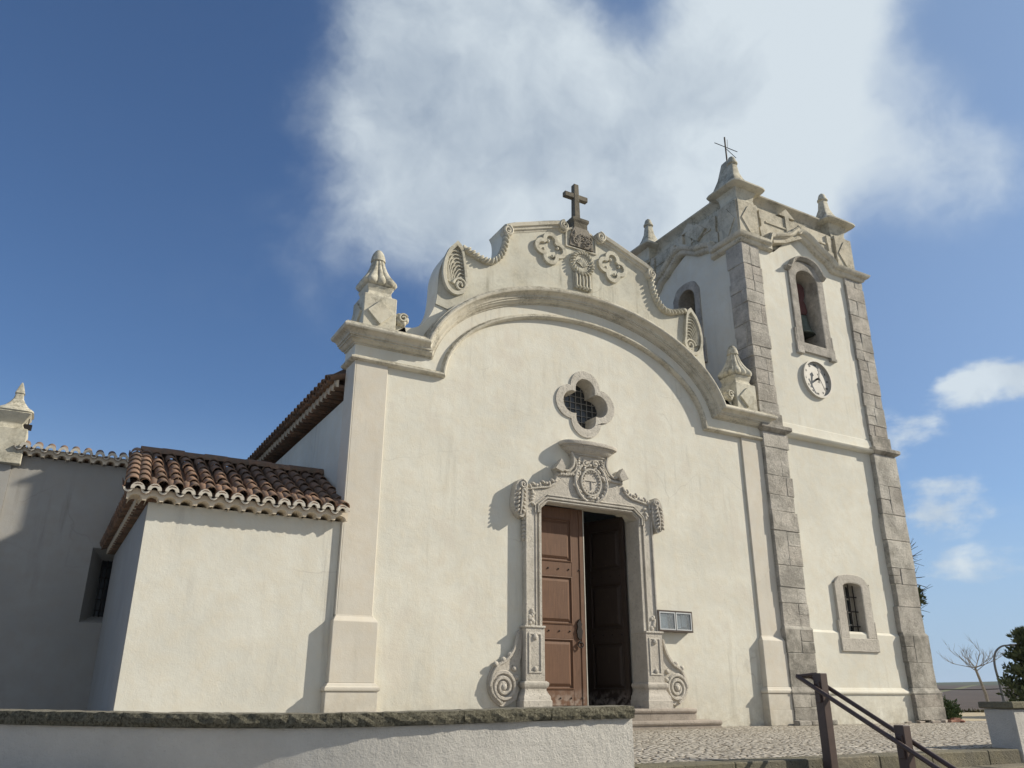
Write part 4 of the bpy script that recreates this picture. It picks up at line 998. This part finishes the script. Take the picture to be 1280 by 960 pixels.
for cx, cy, sx, sy in corners:
    wx = .62 if sx < 0 else .70
    quoins(cx, cy, sx, sy, 7.50, 12.52, wx, .52, .075, M['quoin'])
    quoins(cx, cy, sx, sy, 2.14, 6.92, wx + .10, .6, .14, M['quoin'], (.45, .75))
    # battered base blocks
    quoins(cx, cy, sx, sy, .80, 2.08, wx + .12, .7, .185, M['qdark'], (.6, .8))
    quoins(cx, cy, sx, sy, .06, .66, wx + .16, .75, .24, M['qdark'], (.28, .34))
    mb = MB(); X = lambda a, b: (min(a, b), max(a, b))
    x0, x1 = X(cx, cx - sx * (wx + .12 - .17)); y0, y1 = X(cy, cy - sy * (.7 - .17))
    mb.loft([[(x0 - q, y0 - q, z), (x1 + q, y0 - q, z), (x1 + q, y1 + q, z), (x0 - q, y1 + q, z)] for q, z in ((.24, .66), (.25, .69), (.24, .73), (.21, .745), (.19, .79), (.17, .81))])
    mb.build('base_moulding', M['qdark'], tw, smooth=30); mb = MB()
    mb.loft([[(x0 - q, y0 - q, z), (x1 + q, y0 - q, z), (x1 + q, y1 + q, z), (x0 - q, y1 + q, z)] for q, z in ((.182, 2.07), (.178, 2.09), (.142, 2.15), (.10, 2.16))])
    mb.build('quoin_shoulder', M['qdark'], tw, smooth=30)
mb = MB(); 
for k in range(3): mb.block(5.2 + .42 * k, 5.6 + .42 * k, -.42, -.25, 0, .10, .012)
mb.build('footing_stone', M['qdark'], tw, bevel=.012)
# plaster base courses between the quoins
mb = MB(); a, b = TX0 + .6, TX1 - .6
mb.box(a, b, -.05, 0, .0 + .002, 2.05); mb.loft([[(a, -.05, 2.05), (b, -.05, 2.05), (b, 0, 2.05), (a, 0, 2.05)], [(a, -.004, 2.11), (b, -.004, 2.11), (b, 0, 2.11), (a, 0, 2.11)]])
mb.box(a, b, -.13, -.05, .0, .36); mb.box(a, b, -.118, -.05, .36, .64)
mb.loft([[(a, -q, z), (b, -q, z), (b, -.04, z), (a, -.04, z)] for q, z in ((.125, .641), (.15, .66), (.158, .69), (.145, .72), (.10, .74), (.06, .80))])
mb.build('base_course', M['tower_wall'], tw, bevel=0, smooth=25)
# string course round the tower: plaster band and stone corners
def ring_path(z, e=0):
    c = [(TX0 - e, 0 - e, -1, -1), (TX1 + e, -e, 1, -1), (TX1 + e, TD + e, 1, 1), (TX0 - e, TD + e, -1, 1)]
    return [(Vector((x, y, z)), Vector((a, b, 0)), Vector((0, 0, 1))) for x, y, a, b in c]
mb = MB(); mb.sweep(ring_path(6.93), [(0, -.1), (0, .05), (.02, .12), (.07, .17), (.10, .18), (.105, .13), (.12, .06), (.40, .03), (.42, .0), (.42, -.1)], True)
mb.build('string_course', M['tower_wall'], tw, smooth=30)
for cx, cy, sx, sy in corners:
    mb = MB(); x0, x1 = X(cx + sx * 0, cx - sx * .58); y0, y1 = X(cy, cy - sy * .5)
    mb.loft([[(x0 - q, y0 - q, z), (x1 + q, y0 - q, z), (x1 + q, y1 + q, z), (x0 - q, y1 + q, z)] for q, z in ((.10, 6.915), (.15, 6.95), (.20, 6.98), (.25, 7.02), (.25, 7.10), (.24, 7.12), (.12, 7.13), (.10, 7.15), (.10, 7.48), (.08, 7.50))])
    mb.build('corner_capital', M['qdark'], tw, bevel=.006)
# top cornice with a raised ogee in the middle of each face
def side_path(L):
    return [(0, 0), (1.12, 0)] + [(1.12, .16)] + sm2([(1.18, .30), (1.45, .38), (1.75, .45), (2.05, .63), (2.35, .78), (2.62, .72), (2.90, .52), (3.15, .36), (3.40, .25), (3.58, .06), (3.68, 0)], 3)[0:] + [(L, 0)]
def cornice_path(z):
    out = []
    faces = ((Vector((TX0, 0, 0)), Vector((1, 0, 0)), Vector((0, -1, 0)), TX1 - TX0), (Vector((TX1, 0, 0)), Vector((0, 1, 0)), Vector((1, 0, 0)), TD),
             (Vector((TX1, TD, 0)), Vector((-1, 0, 0)), Vector((0, 1, 0)), TX1 - TX0), (Vector((TX0, TD, 0)), Vector((0, -1, 0)), Vector((-1, 0, 0)), TD))
    for fi, (o, t, n, L) in enumerate(faces):
        sp = side_path(L)
        if fi == 3: sp = [(L - s, h) for s, h in reversed(sp)]   # walked the other way so the step stays near the front corner
        prevn = faces[fi - 1][2]
        for i, (s, h) in enumerate(sp):
            if i == len(sp) - 1: continue
            a = sp[max(i - 1, 0)]; b = sp[i + 1]
            if i == 0: outv = n + prevn; upv = Vector((0, 0, 1))
            else:
                outv = n
                t1 = Vector((s - a[0], h - a[1])).normalized(); t2 = Vector((b[0] - s, b[1] - h)).normalized(); n1 = Vector((-t1.y, t1.x)); n2 = Vector((-t2.y, t2.x)); m = (n1 + n2)
                m = m / max(.55, m.dot(n1)) if m.length > .1 else n1
                upv = t * m.x + Vector((0, 0, 1)) * m.y
            out.append((o + t * s + Vector((0, 0, z + h)), outv, upv))
    return out
mb = MB(); mb.sweep(cornice_path(12.55), [(-.02, -.15), (-.02, .07), (.01, .12), (.05, .14), (.09, .15), (.10, .20), (.13, .235), (.17, .26), (.215, .275), (.22, .24), (.25, .235), (.27, .10), (.28, -.15)], True)
mb.build('cornice', M['corn'], tw, smooth=35)
# scroll on the front cornice
mb = MB(); mb.tube(smooth_path([(6.75, -.20, 13.05), (7.0, -.22, 13.12), (7.3, -.22, 13.22), (7.55, -.22, 13.42), (7.72, -.22, 13.55)], 5), [.07] * 21, 8); mb.tube(spiral(7.72, 13.50, .13, .03, 1.4, PI / 2, 28, -.22, -1), .045, 6)
mb.prism([(6.68, 12.80), (6.66, 13.08), (6.80, 13.14), (7.2, 13.24), (7.5, 13.50), (7.9, 13.62), (7.9, 13.3), (7.2, 12.95)], -.16, .05)
mb.build('cornice_scroll', M['parapet'], tw, smooth=40)
# parapet (four walls, corner piers, raised ornament)
PZ0, PZ1 = 12.78, 14.02
mb = MB(); t = .10
mb.box(TX0 + t, TX1 - t, t, t + .3, PZ0, PZ1); mb.box(TX0 + t, TX1 - t, TD - t - .3, TD - t, PZ0, PZ1)
mb.box(TX0 + t, TX0 + t + .3, t + .3, TD - t - .3, PZ0, PZ1); mb.box(TX1 - t - .3, TX1 - t, t + .3, TD - t - .3, PZ0, PZ1)
mb.box(TX0 + .39, TX1 - .39, .39, TD - .39, 13.4, 14.62)
par = mb.build('parapet', M['parapet'], tw)
mb = MB(); mb.sweep(ring_path(14.50, -.39), [(-.10, -.32), (-.10, 0.004), (0, .05), (.06, .12), (.10, .19), (.14, .20), (.16, .17), (.165, -.32)], True); mb.build('coping', M['parapet'], par, smooth=30)
def face_orn(T, full=True):
    o = MB(T)
    for c in (.42, 4.48):
        o.box(c - .37, c + .37, .0, .12, PZ0, PZ1 + .004)
        o.prism([(c - .30, 13.42), (c, 13.88), (c + .30, 13.42), (c, 12.98)], -.03, .0)
    for c in (1.02, 3.88):   # balusters
        o.prism([(c - .09, 12.85), (c - .13, 13.35), (c - .06, 13.42), (c - .06, 13.62), (c - .09, 13.72), (c - .09, 13.95), (c + .09, 13.95), (c + .09, 13.72), (c + .06, 13.62), (c + .06, 13.42), (c + .13, 13.35), (c + .09, 12.85)], .04, .12)
    o.box(1.2, 3.75, .07, .12, 13.62, 13.68)
    o.prism([(1.78, 14.08), (2.12, 14.36), (2.46, 14.08), (2.2, 14.08), (2.2, 13.4), (2.04, 13.4), (2.04, 14.08)], .06, .5)
    return o
mb = face_orn(Matrix.Translation((TX0, 0, 0))); merge(mb, face_orn(Y2X(TX0))); mb.build('parapet_relief', M['parapet'], par, bevel=.012)
q = MB(Y2X(TX0)); q.prism([(1.35, 13.75), (1.72, 14.1), (2.25, 14.0), (1.75, 13.5)], -.0, .11); q.prism([(2.35, 13.5), (2.35, 14.0), (2.55, 14.0), (2.55, 13.5)], -.01, .11); q.prism([(2.75, 13.4), (2.75, 13.9), (2.95, 13.9), (2.95, 13.4)], -.01, .11); q.build('side_relief', M['parapet'], par, bevel=.012)
for cx, cy in ((TX0 + .48, .45), (TX1 - .48, .45), (TX0 + .45, TD - .45), (TX1 - .45, TD - .45)):
    mb = MB(); zb = 14.12
    S4 = lambda h, z: [(cx - h, cy - h, z), (cx + h, cy - h, z), (cx + h, cy + h, z), (cx - h, cy + h, z)]
    mb.loft([S4(.40, zb - .2), S4(.40, zb - .08), S4(.35, zb - .02), S4(.33, zb + .10), S4(.36, zb + .26), S4(.42, zb + .38)]); f = mb.build('finial', M['orn'], tw, bevel=.01)
    mb = MB(); mb.lathe((cx, cy, zb + .36), [(.42, 0), (.62, .02), (.70, .06), (.705, .10), (.65, .15), (.54, .22), (.42, .31), (.315, .43), (.225, .60), (.148, .82), (.12, 1.05), (.105, 1.14)], 40, lambda t, z: 1 / (abs(math.cos(t)) ** 9 + abs(math.sin(t)) ** 9) ** (1 / 9) * .92)
    mb.build('flame', M['orn'], f, smooth=40)
    mb = MB(); mb.lathe((cx, cy, zb + 1.49), [(.11, 0), (.165, .02), (.165, .06), (.13, .09), (.125, .16), (.09, .25), (.02, .31)], 16); mb.build('tip', M['orn'], f, smooth=50)
# pyramid roof
mb = MB(); mb.lathe((7.95, 2.45, 0), [(1.9, 13.7), (1.9, 14.5), (1.88, 14.60), (1.60, 14.72), (1.28, 14.85), (.96, 15.3), (.70, 15.9), (.50, 16.5), (.31, 17.0), (.22, 17.4), (.17, 17.62), (.08, 17.72)], 48, lambda t, z: 1 / (abs(math.cos(t)) ** 10 + abs(math.sin(t)) ** 10) ** .1 * .93)
pr_ = mb.build('pyramid_roof', M['parapet'], tw, smooth=40)
mb = MB(); mb.tube([(7.95, 2.45, 17.6), (7.95, 2.45, 18.75)], .028, 6); mb.tube([(7.45, 2.45, 18.33), (8.50, 2.45, 18.35)], .014, 5); mb.tube([(7.97, 2.43, 18.25), (8.3, 2.35, 17.95)], .012, 5); mb.tube([(8.05, 2.45, 18.34), (8.07, 2.45, 18.7)], .008, 5)
mb.build('iron_cross', M['iron'], tw)

# belfry window surrounds
def frame(T, cx, hw, z0, zs, rise, fw, sill, mat, parent, name, hood=True, proud=.055, jog=0.06, ear=True, fwt=None):
    fwt = fwt or fw
    mb = MB(T); n = 14
    inner = [(cx - hw, z0)] + [(cx - hw * math.cos(PI * i / n), zs + rise * math.sin(PI * i / n)) for i in range(n + 1)] + [(cx + hw, z0)]
    W_ = hw + fw
    outer = [(cx - W_, z0 - .0), (cx - W_, zs + .10), (cx - W_ + .0, zs + rise * .55)] + [(cx - W_ * .86 * math.cos(PI * i / n), zs + rise * .55 + (rise * .45 + fwt) * math.sin(PI * i / n) ** .6) for i in range(1, n)] + [(cx + W_, zs + rise * .55), (cx + W_, zs + .10), (cx + W_, z0)]
    poly = outer + list(reversed(inner)); mb.prism(poly, -proud, .02); f = mb.build(name, mat, parent, bevel=.01)
    mb = MB(T); mb.prism([(cx - W_ - jog, z0 - sill), (cx - W_ - jog, z0), (cx + W_ + jog, z0), (cx + W_ + jog, z0 - sill)], -proud - .02, .5)
    if ear: mb.box(cx - W_ - jog - .01, cx - W_ + .18, -proud - .05, 0, z0 - sill - .09, z0 - sill); mb.box(cx + W_ - .18, cx + W_ + jog + .01, -proud - .05, 0, z0 - sill - .09, z0 - sill)
    mb.box(cx - W_ - jog, cx - W_ - .002, -proud, .02, z0, z0 + .42); mb.box(cx + W_ + .002, cx + W_ + jog, -proud, .02, z0, z0 + .42)
    mb.build('sill', mat, f, bevel=.012)
    mb = MB(T); rings = []
    out2 = [(cx - (hw + .10) * math.cos(PI * i / n), zs + (rise + .10) * math.sin(PI * i / n)) for i in range(n + 1)]
    arch = [(cx - hw - .001, z0), *[(cx - (hw + .001) * math.cos(PI * i / n), zs + (rise + .001) * math.sin(PI * i / n)) for i in range(n + 1)], (cx + hw + .001, z0)]
    thick = [(cx - hw + .012, z0), *[(cx - (hw - .012) * math.cos(PI * i / n), zs + (rise - .012) * math.sin(PI * i / n)) for i in range(n + 1)], (cx + hw - .012, z0)]
    mb.prism(arch + list(reversed(thick)), -proud + .006, .70); mb.build('reveal', mat, f)
    if hood:
        base = smooth_path([Vector((a, 0, b)) for a, b in ((cx - W_ - .12, zs + rise * .62), (cx - W_ + .08, zs + rise * .70), (cx - W_ * .55, zs + rise + fw * .85), (cx, zs + rise + fw + .06), (cx + W_ * .55, zs + rise + fw * .85), (cx + W_ - .08, zs + rise * .70), (cx + W_ + .06, zs + rise * .60))], 5)
        P = []
        for i, p in enumerate(base):
            t = (base[min(i + 1, len(base) - 1)] - base[max(i - 1, 0)]).normalized(); P.append((p, Vector((0, -1, 0)), Vector((-t.z, 0, t.x))))
        mb = MB(T); mb.sweep(P, [(-.02, -.02), (-.02, .07), (.02, .12), (.05, .165), (.085, .17), (.10, .10), (.11, -.02)]); mb.build('hood_moulding', mat, f, smooth=30)
    return f
F1 = frame(None, 7.97, .45, 9.88, 11.93, .36, .26, .28, M['quoin'], tw, 'belfry_frame')
F2 = frame(Y2X(TX0 + .04), 2.42, .37, 9.9, 11.78, .36, .22, .28, M['quoin'], tw, 'belfry_frame', hood=False, proud=.03)
# ground window
F3 = frame(None, 8.02, .35, 1.95, 3.20, .11, .29, .32, M['portal'], tw, 'window_frame', hood=False, jog=.05, ear=False, fwt=.20, proud=.075)
mb = MB(); mb.box(7.66, 8.38, .34, .36, 1.94, 3.4); w = mb.build('window', M['glass'], tw)
mb = MB()
for a, b in ((7.69, 7.73), (7.86, 7.895), (8.02, 8.06), (8.17, 8.20), (8.32, 8.36)): mb.box(a, b, .30, .33, 1.95, 3.34)
for z in (1.98, 2.28, 2.6, 2.92, 3.25): mb.box(7.68, 8.36, .295, .325, z, z + .04)
mb.build('sash', M['frame_white'], w)
mb = MB()
for k in range(4): mb.tube([(7.76 + .175 * k, .14, 1.95), (7.76 + .175 * k, .14, 3.33)], .013, 6)
for k in range(3): mb.tube([(7.66, .12, 2.25 + .36 * k), (8.38, .12, 2.25 + .36 * k)], .015, 6)
mb.build('bars', M['iron'], w)
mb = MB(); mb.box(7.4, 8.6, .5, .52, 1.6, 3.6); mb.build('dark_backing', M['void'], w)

# bell
bl = thing('bell', (8.12, .48, 10.36), 'green bronze church bell hanging in the front belfry opening under a red yoke', 'bell')
mb = MB(); mb.lathe((8.12, .48, 10.40), [(.36, 0), (.375, .02), (.35, .06), (.30, .14), (.26, .28), (.235, .42), (.21, .55), (.17, .63), (.08, .67), (.05, .70)], 32, caps=False); mb.lathe((8.12, .48, 10.42), [(.345, 0), (.25, .28), (.16, .6), (.02, .64)], 24)
mb.build('bell_body', M['bell'], bl, smooth=60)
mb = MB(); mb.tube([(8.12, .48, 11.0), (8.12, .48, 10.40)], .02, 6); mb.ell((8.12, .48, 10.36), (.06, .06, .08)); mb.build('clapper', M['iron'], bl)
mb = MB(); mb.loft([[(8.12 - a, .48 - .12, z), (8.12 + a, .48 - .12, z), (8.12 + a, .48 + .12, z), (8.12 - a, .48 + .12, z)] for a, z in ((.16, 11.08), (.24, 11.2), (.22, 11.4), (.14, 11.55), (.22, 11.75), (.22, 12.0), (.12, 12.1))]); mb.box(7.53, 8.41, .44, .52, 11.18, 11.28)
mb.build('yoke', M['yoke'], bl, bevel=.02)

# clock
ck = thing('wall_clock', (7.85, 0, 8.84), 'round white wall clock with black hands below the belfry opening of the tower', 'clock')
cx, cz, R_ = 7.85, 8.84, .56
circ = lambda r, n=48: [(cx + r * math.cos(2 * PI * i / n), cz + r * math.sin(2 * PI * i / n)) for i in range(n)]
mb = MB(); mb.prism(circ(R_ - .045), -.012, 0); mb.build('dial', M['dial'], ck)
mb = MB(); mb.prism(circ(R_), -.085, 0, [circ(R_ - .05)]); mb.build('rim', M['rim'], ck, smooth=30)
nums = ['XII', 'I', 'II', 'III', 'IIII', 'V', 'VI', 'VII', 'VIII', 'IX', 'X', 'XI']
for k, s_ in enumerate(nums):
    cu = bpy.data.curves.new('t', 'FONT'); cu.body = s_; cu.size = .085; cu.align_x = 'CENTER'; cu.align_y = 'CENTER'; cu.extrude = .003
    to = bpy.data.objects.new('t', cu); COL.objects.link(to); dg = bpy.context.evaluated_depsgraph_get(); me = bpy.data.meshes.new_from_object(to.evaluated_get(dg))
    a = PI / 2 - 2 * PI * k / 12; px, pz = cx + .425 * math.cos(a), cz + .425 * math.sin(a)
    mb = MB(); mb.add([(px + v.co.x, -.016 - v.co.z, pz + v.co.y) for v in me.vertices], [tuple(p.vertices) for p in me.polygons])
    bpy.data.objects.remove(to); bpy.data.meshes.remove(me); bpy.data.curves.remove(cu); mb.build('numeral', M['black'], ck)
def hand(name, ang, L, w, y):
    d = Vector((math.sin(ang), math.cos(ang))); s = Vector((d.y, -d.x)); P = lambda t, k: (cx + d.x * t + s.x * k, cz + d.y * t + s.y * k)
    m = MB(); m.prism([P(-.14, w * .9), P(-.05, w * .4), P(L * .6, w * .55), P(L * .75, w * 1.4), P(L, 0), P(L * .75, -w * 1.4), P(L * .6, -w * .55), P(-.05, -w * .4), P(-.14, -w * .9)], y - .012, y); m.build(name, M['black'], ck)
hand('hour_hand', math.radians(10), .33, .05, -.10); hand('minute_hand', math.radians(152), .43, .020, -.115)
mb = MB(); mb.tube([(cx, -.125, cz), (cx, -.01, cz)], .03, 10); mb.build('spindle', M['black'], ck)

# rubble at the tower foot: each loose brick is its own thing
rub = [(9.5, -.33, .25, .10, .05, 8, 'stone'), (9.95, -.40, .28, .12, .05, -6, 'stone'), (10.35, -.38, .22, .1, .06, 20, 'stone'), (10.70, -.34, .24, .12, .06, 4, 'brick'), (10.98, -.28, .24, .11, .10, -9, 'brick'), (10.9, -.50, .22, .1, .05, 30, 'brick'), (11.2, -.24, .20, .11, .06, 14, 'brick'), (9.1, -.27, .2, .08, .035, 0, 'stone')]
lab = ['flat grey stone fragment at the tower foot, nearest the plaster', 'flat pale stone slab lying under the right quoin', 'small pale stone chip beside the red bricks', 'red brick flat against the tower corner', 'thicker red brick at the end of the rubble line', 'red brick lying askew in front of the others', 'outermost red brick past the tower corner', 'thin stone sliver leftmost in the rubble line']
for (x, y, l, w_, h, an, k), lb in zip(rub, lab):
    mb = MB(Matrix.Translation((x, y, .002)) @ Matrix.Rotation(math.radians(an), 4, 'Z')); mb.block(-l / 2, l / 2, -w_ / 2, w_ / 2, 0, h, .012)
    tag(mb.build('loose_brick' if k == 'brick' else 'loose_stone', M['brick'] if k == 'brick' else M['step'], loc=(x, y, 0), bevel=.008), lb, k, 'rubble at the tower foot')
# sloping white buttress behind the tower corner
mb = MB(); mb.prism([(10.5, -.1), (10.5, .95), (11.9, .0), (11.9, -.1)], .9, 1.5); tag(mb.build('low_ramp_wall', M['tower_wall'], loc=(11, 1.2, 0)), 'small white sloping wall end behind the tower corner', 'wall')

# ================================================================ HANDRAIL
hr = thing('handrail', (-2.15, -7.9, 0), 'brown steel double handrail on square posts going down the steps', 'handrail')
for (y, zt, zb) in ((-7.50, .87, -.165), (-8.43, .37, -.66), (-9.36, -.13, -1.0)):
    mb = MB(); mb.box(-2.215, -2.105, y - .055, y + .055, zb, zt); mb.build('post', M['rail'], hr, bevel=.006)
    mb = MB(); mb.box(-2.235, -2.085, y - .035, y + .035, zt - .30, zt - .09); mb.build('bracket', M['rail'], hr, bevel=.004)
sl_ = -.5376
for x in (-2.27, -2.05):
    y0, y1 = -7.28, -9.6; z0 = .87
    mb = MB(); mb.tube([(x, y0, z0 - .03), (x, y1, z0 - .03 + sl_ * (y0 - y1))], .024, 10); mb.build('rail', M['rail'], hr, smooth=50)
mb = MB(); mb.tube([(-2.27, -7.28, .84), (-2.05, -7.28, .84)], .024, 10); mb.tube([(-2.27, -7.30, .84), (-2.16, -7.46, .86)], .02, 8); mb.build('end_bar', M['rail'], hr, smooth=50)

# ================================================================ BACKGROUND
def dirpx(az, el, d): return Vector((CAM.x + d * math.sin(math.radians(az)), CAM.y + d * math.cos(math.radians(az)), CAM.z + d * math.tan(math.radians(el))))
# bare tree
def bare_tree():
    b = dirpx(58.25, -1.2, 38); rt = thing('bare_tree', (b.x, b.y, b.z - .6), 'small leafless pale tree standing on the verge beside the street lamp', 'tree')
    rnd = random.Random(5); tw_ = MB(); tk = MB()
    top = b + Vector((-.28, .12, 1.75)); tk.tube([b - Vector((0, 0, .8)), b + Vector((-.06, .03, .8)), top], [.075, .06, .045], 7)
    def br(p, d, L, r, n):
        q = [p]; 
        for i in range(4): d = (d + Vector((rnd.uniform(-.18, .18), rnd.uniform(-.18, .18), rnd.uniform(-.02, .12)))).normalized(); q.append(q[-1] + d * L / 4)
        tw_.tube(q, [r, r * .85, r * .7, r * .5, r * .3], 5)
        if n > 0:
            for k in range(3 if n > 1 else 4):
                o = q[rnd.randint(1, 4)]; v = (d + Vector((rnd.uniform(-.9, .9), rnd.uniform(-.9, .9), rnd.uniform(-.1, .6)))).normalized(); br(o, v, L * rnd.uniform(.45, .7), r * .55, n - 1)
    for k in range(11):
        a = k * 2.4; e = rnd.uniform(.12, 1.0); br(top + Vector((0, 0, rnd.uniform(-.12, .1))), Vector((math.cos(a), math.sin(a), e)).normalized(), rnd.uniform(.6, .95), .017, 2)
    tk.build('trunk', M['bark'], rt, smooth=50); tw_.build('crown', M['bark'], rt)
bare_tree()
def sprays(mb, c, n, R, sz, rnd, flat_=1., droop=0):
    for i in range(n):
        while True:
            v = Vector((rnd.uniform(-1, 1), rnd.uniform(-1, 1), rnd.uniform(-1, 1)))
            if v.length < 1: break
        p = c + Vector((v.x * R[0], v.y * R[1], v.z * R[2])); d = Vector((v.x + rnd.uniform(-.5, .5), v.y + rnd.uniform(-.5, .5), rnd.uniform(0, 1.2) - droop)).normalized()
        s = d.cross(Vector((rnd.uniform(-1, 1), rnd.uniform(-1, 1), rnd.uniform(-1, 1)))).normalized() * sz * rnd.uniform(.12, .3); L = sz * rnd.uniform(.6, 1.3)
        mb.add([p, p + d * L * .5 + s, p + d * L, p + d * L * .5 - s], [(0, 1, 2, 3)], rnd.random())
def conifer(az, el_base, d, H, W_, label, seed, lean=0):
    rnd = random.Random(seed); b = dirpx(az, el_base, d); rt = thing('conifer', b, label, 'tree')
    mb = MB(); mb.tube([b, b + Vector((lean * .5, 0, H * .5)), b + Vector((lean, 0, H * .96))], [.12, .08, .02], 7); cr = MB()
    for k in range(46):
        f = (k + .5) / 46; z = .25 + f * (H - .3); L = W_ * (1 - f) ** .7 * rnd.uniform(.55, 1.15) + .12; a = k * 2.4 + rnd.uniform(-.4, .4)
        p = b + Vector((lean * f, 0, z)); e = p + Vector((math.cos(a) * L, math.sin(a) * L, L * rnd.uniform(.15, .6)))
        mb.tube([p, p.lerp(e, .5) - Vector((0, 0, .04)), e], [.03, .02, .008], 5)
        for t in (.3, .5, .68, .86, 1.04): sprays(cr, p.lerp(e, t), 34, (.17, .17, .10), .17, rnd)
    mb.build('trunk', M['barkd'], rt); cr.build('crown', M['conifer'], rt)
conifer(60.9, -1.9, 31, 2.9, 1.2, 'dark bushy conifer behind the parapet at the right edge', 3)
conifer(63.0, -1.7, 33, 3.2, 1.6, 'taller dark conifer cut off by the right edge of the photo', 8)
# half hidden tree beside the tower
def hidden_tree():
    b = dirpx(54.75, -1.5, 26); rt = thing('half_hidden_tree', b, 'tree with dark foliage tufts and bare twigs showing past the right side of the tower', 'tree'); rnd = random.Random(11)
    mb = MB(); top = b + Vector((0, 0, 4.4)); mb.tube([b, b + Vector((.05, 0, 2)), top], [.14, .11, .05], 7); cr = MB()
    R3 = Vector(( .57, -.82, 0))
    for (z, o, s) in ((4.1, .14, .16), (3.95, .10, .16), (3.35, .26, .2), (3.15, .30, .2), (2.7, .16, .15), (2.45, .1, .12), (4.4, -.3, .3), (3.6, -.5, .35), (2.9, -.6, .35)):
        c = b + R3 * o + Vector((0, 0, z)); sprays(cr, c, 300, (s, s, s * 1.2), .10, rnd); mb.tube([b + Vector((0, 0, z - .4)), c], [.04, .02], 5)
    for k in range(9):
        z = rnd.uniform(2.7, 4.3); p = b + Vector((0, 0, z)); 
        for q in range(3):
            e = p + R3 * rnd.uniform(.3, .68) + Vector((0, rnd.uniform(-.2, .2), rnd.uniform(-.15, .5))); m = p.lerp(e, .55) + Vector((0, 0, .06))
            mb.tube([p, m, e], [.014, .010, .004], 4); mb.tube([m, m + (e - p) * .4 + Vector((0, 0, rnd.uniform(-.2, .3)))], [.008, .003], 4)
    mb.build('trunk', M['barkd'], rt); cr.build('crown', M['conifer'], rt)
hidden_tree()
# street lamp
def lamp():
    b = dirpx(59.05, -1.5, 40); rt = thing('street_lamp', b, 'grey street lamp with a curved arm beyond the plaza', 'street lamp')
    P = smooth_path([b, b + Vector((-.12, 0, 1.4)), b + Vector((-.20, .0, 2.2)), b + Vector((-.08, -.05, 2.65)), b + Vector((.18, -.2, 2.9)), b + Vector((.45, -.4, 2.95))], 6)
    mb = MB(); mb.tube(P, [.055 - .025 * i / len(P) for i in range(len(P))], 8); mb.build('pole', M['lamp'], rt, smooth=50)
    e = P[-1]; mb = MB(Matrix.Translation(e) @ Matrix.Rotation(math.radians(-30), 4, 'Z')); mb.ell((.22, 0, .0), (.34, .12, .06), None, 10, 6); mb.build('lamp_head', M['lamp'], rt, smooth=50)
    mb = MB(); mb.tube([b + Vector((-.32, 0, .35)), b + Vector((-.32, 0, .8))], .07, 8); mb.build('cable_box', M['frame_white'], rt)
lamp()
# wires
for nm, e0, e1, lb in (('overhead_cable', .42, .58, 'upper black cable crossing the far fields'), ('overhead_cable', -1.02, -.88, 'lower black cable crossing the fields just above the hedge')):
    a = dirpx(54.0, e0, 60); c = dirpx(63.5, e1 + .3, 60); P = [a.lerp(c, i / 16) - Vector((0, 0, .35 * 4 * (i / 16) * (1 - i / 16))) for i in range(17)]
    mb = MB(); mb.tube([p - a for p in P], .022, 5); mb.v = [p + a for p in mb.v]; tag(mb.build(nm, M['black'], loc=a), lb, 'cable')
# verge shrubs and hedge
def shrub(az, el, d, R, mat, label, n, name='shrub', sz=.16, seed=1):
    rnd = random.Random(seed); b = dirpx(az, el, d); rt = thing(name, b, label, 'shrub'); cr = MB(); st = MB()
    for k in range(7):
        e = b + Vector((rnd.uniform(-.7, .7) * R[0], rnd.uniform(-.7, .7) * R[1], rnd.uniform(.5, 1.5) * R[2])); st.tube([b, e], [.03, .01], 5); sprays(cr, e, n // 7, (R[0] * .55, R[1] * .55, R[2] * .6), sz, rnd)
    st.build('stem', M['barkd'], rt); cr.build('foliage', mat, rt)
shrub(56.0, -1.9, 27, (.28, .3, .42), M['bush'], 'leafy green bush just past the right foot of the tower', 1500, seed=2, sz=.10)
shrub(56.7, -2.0, 30, (.4, .4, .14), M['bush'], 'low green shrub left of the bare tree trunk', 900, seed=4, sz=.12)
def hedge():
    rnd = random.Random(9); mb = MB()
    for k in range(90):
        az = 55.5 + 7.5 * k / 90; sprays(mb, dirpx(az, -1.28 + rnd.uniform(-.05, .05), 39), 60, (.35, .35, .22), .16, rnd)
    o = mb.build('verge_undergrowth', M['dry']); tag(o, 'dark scrubby undergrowth along the edge of the sandy path', 'undergrowth', kind='stuff')
hedge()

# air: far fields fade towards pale blue
mb = MB(); mb.box(-3900, 3900, -3900, 3900, -14, 60); hz = mb.build('haze', bpy.data.materials.new('air')); hz['kind'] = 'stuff'
hm = hz.data.materials[0]; hm.use_nodes = True; hm.node_tree.nodes.clear()
_o = hm.node_tree.nodes.new('ShaderNodeOutputMaterial'); _v = hm.node_tree.nodes.new('ShaderNodeVolumePrincipled')
_v.inputs['Color'].default_value = (.72, .84, 1.0, 1); _v.inputs['Density'].default_value = .00009; _v.inputs['Anisotropy'].default_value = .2
hm.node_tree.links.new(_v.outputs[0], _o.inputs['Volume'])
S.render.engine = 'CYCLES'
S.cycles.max_bounces = 6
